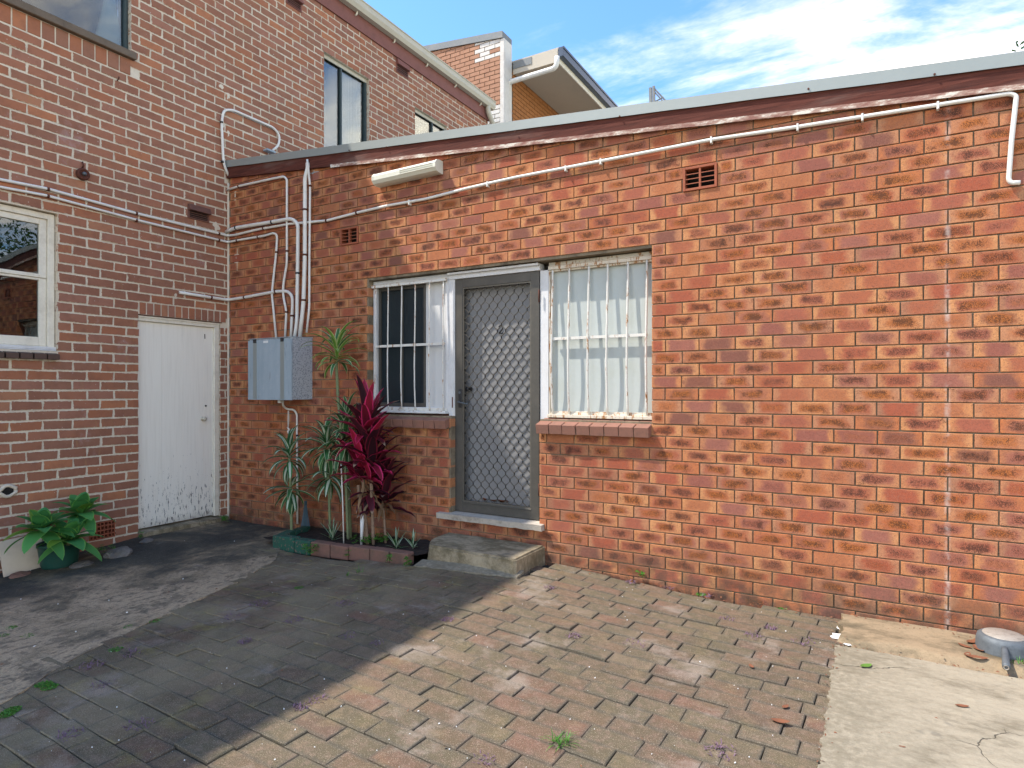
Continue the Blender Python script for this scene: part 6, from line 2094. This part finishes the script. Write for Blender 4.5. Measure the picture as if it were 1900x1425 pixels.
# leaning tile
a, b = onA(2, 1072, .18), onA(66, 1058, .20)
t0 = onG(6, 1072, 0); t1 = onG(66, 1056, 0)
tl = onA(14, 1012, .05); 
mb = MB()
u = (t1 - t0); n_ = Vector((-.10, 0, .27))
P0, P1 = t0, t0 + u.normalized() * .30
th = Vector((.010, 0, .004))
mb.hexa([P0, P0 + th, P1 + th, P1, P0 + n_, P0 + n_ + th, P1 + n_ + th, P1 + n_])
tag(mb.build('floor_tile', M['tile'], None, bevel=.001), 'cream square floor tile leaning on the house wall beside the pot', 'tile')
# rubble around pot
def rock(px, py, s, lab, mat='rock', sq=.6, wz=1.0):
    c = onG(px, py, 0); bm = bmesh.new(); bmesh.ops.create_icosphere(bm, subdivisions=3, radius=1)
    for v in bm.verts:
        n = 1 + .35 * mnoise.noise(v.co * 1.3 + Vector((px, py, 0))) + .1 * mnoise.noise(v.co * 5)
        v.co = Vector((v.co.x * s * n, v.co.y * s * 1.25 * n, v.co.z * s * sq * n))
    me = bpy.data.meshes.new('stone'); bm.to_mesh(me); bm.free(); me.materials.append(M[mat])
    o = bpy.data.objects.new('stone', me); o.location = c + Vector((0, 0, s * sq * .45)); link(o)
    tag(o, lab, 'stone', 'stones by the house wall')
rock(220, 1032, .085, 'rough grey stone leaning at the wall right of the pot')
rock(152, 1050, .07, 'flat broken stone tucked under the pot edge', sq=.35)
rock(36, 1069, .06, 'reddish broken lump in front of the tile', 'edgebrick', .35)
rock(272, 1006, .045, 'small dark stone beside the cream door sill', 'rock', .5)
# clay chips under tile
# ---- saucepan upside down
c = onG(1862, 1208, .030)
root = empty('saucepan', c, 'dented grey aluminium saucepan lying upside down by the annexe wall', 'saucepan')
R0 = .122
v, f = lathe([(R0, 0), (R0 * 1.02, .004), (R0, .010), (R0 * .985, .055), (R0 * .93, .078), (R0 * .80, .088), (0, .088)], 40, c)
mobj('body', v, f, M['pan'], root, True)
v, f = lathe([(R0 * .76, .0885), (R0 * .74, .0915), (0, .0925)], 40, c)
mobj('base_disc', v, f, M['panbase'], root, True)
h0 = onG(1858, 1200, .06); h1 = onG(1868, 1240, .05)
d = (h1 - c); d.z = 0; d.normalize()
hA = c + d * (R0 - .004) + Vector((0, 0, .055)); hB = c + d * (R0 + .155) + Vector((0, 0, .012))
mb = MB(); mb.tube([hA, hA + (hB - hA) * .2, hA + (hB - hA) * .5, hA + (hB - hA) * .9, hB], [.013, .015, .016, .018, .016], 12); mb.build('handle', M['pan'], root, True)
mb = MB()
ringp = [hB + (hA - hB).normalized() * -.001 + (Vector((0, 0, 1)) * math.sin(a) + d.cross(Vector((0, 0, 1))) * math.cos(a)) * .010 for a in [k * .5236 for k in range(13)]]
mb.tube(ringp, .003, 6); mb.build('hanging_ring', M['panbase'], root, True)

# ---- neighbour tree whose outermost spray shows above the roof end
tree = empty('neighbour_tree', (12.6, 5.6, 0), 'green leafy tree beyond the annexe roof, one spray showing at the right edge', 'tree')
mb = MB()
tb = Vector((12.6, 5.6, -.2))
mb.tube([tb, tb + Vector((.1, .1, 2.2)), tb + Vector((-.1, 0, 4.2)), tb + Vector((.1, .1, 6.4))], [.26, .20, .14, .05], 10); mb.build('trunk', M['bark'], tree, True)
rg = random.Random(66)
cl = []
for i in range(9):
    a = i * .7 + rg.uniform(-.2, .2); h = rg.uniform(3.0, 5.6)
    e = tb + Vector((math.cos(a) * rg.uniform(1.6, 2.7), math.sin(a) * rg.uniform(1.6, 2.6), h + rg.uniform(.5, 1.6)))
    s = tb + Vector((0, 0, h * .8)); mb = MB(); mb.tube([s, (s + e) / 2 + Vector((0, 0, .15)), e], [.09, .055, .02], 7); mb.build('limb', M['bark'], tree, True)
    cl.append((e, rg.uniform(.7, 1.1))); cl.append(((s + e) / 2 + Vector((0, 0, .5)), .8))
spray = (lambda d: Vector((CX, CY, CZ)) + d * 8.6)(ray(1912, 86))
s = tb + Vector((0, 0, 4.0)); mb = MB(); mb.tube([s, s + (spray - s) * .5 + Vector((0, 0, .3)), spray + Vector((.12, .05, -.03))], [.08, .04, .008], 7); mb.build('limb', M['bark'], tree, True)
V, F_, U_, S_ = [], [], [], []
def leafquad(p, s):
    n = Vector((rg.gauss(0, 1), rg.gauss(0, 1), rg.gauss(0, 1) + .8)).normalized(); u = n.orthogonal().normalized(); a = rg.uniform(0, 6.28)
    w = n.cross(u); d = u * math.cos(a) + w * math.sin(a); e = n.cross(d)
    k = len(V); V.extend([p, p + d * s * .5 + e * s * .22, p + d * s, p + d * s * .5 - e * s * .22])
    F_.append((k, k+1, k+2, k+3)); U_.append([(.5, 0), (1, .5), (.5, 1), (0, .5)]); S_.append(rg.random())
for c_, r_ in cl:
    for i in range(900):
        d = Vector((rg.gauss(0, 1), rg.gauss(0, 1), rg.gauss(0, .8))).normalized() * r_ * rg.random() ** .4
        leafquad(c_ + d, rg.uniform(.10, .17))
for i in range(60):
    leafquad(spray + Vector((rg.gauss(0, .09), rg.gauss(0, .09), rg.gauss(0, .05))), rg.uniform(.07, .11))
o = mobj('crown', V, F_, M['foliage'], tree, uvs=U_, seeds=S_)
print('objects', len(bpy.data.objects))
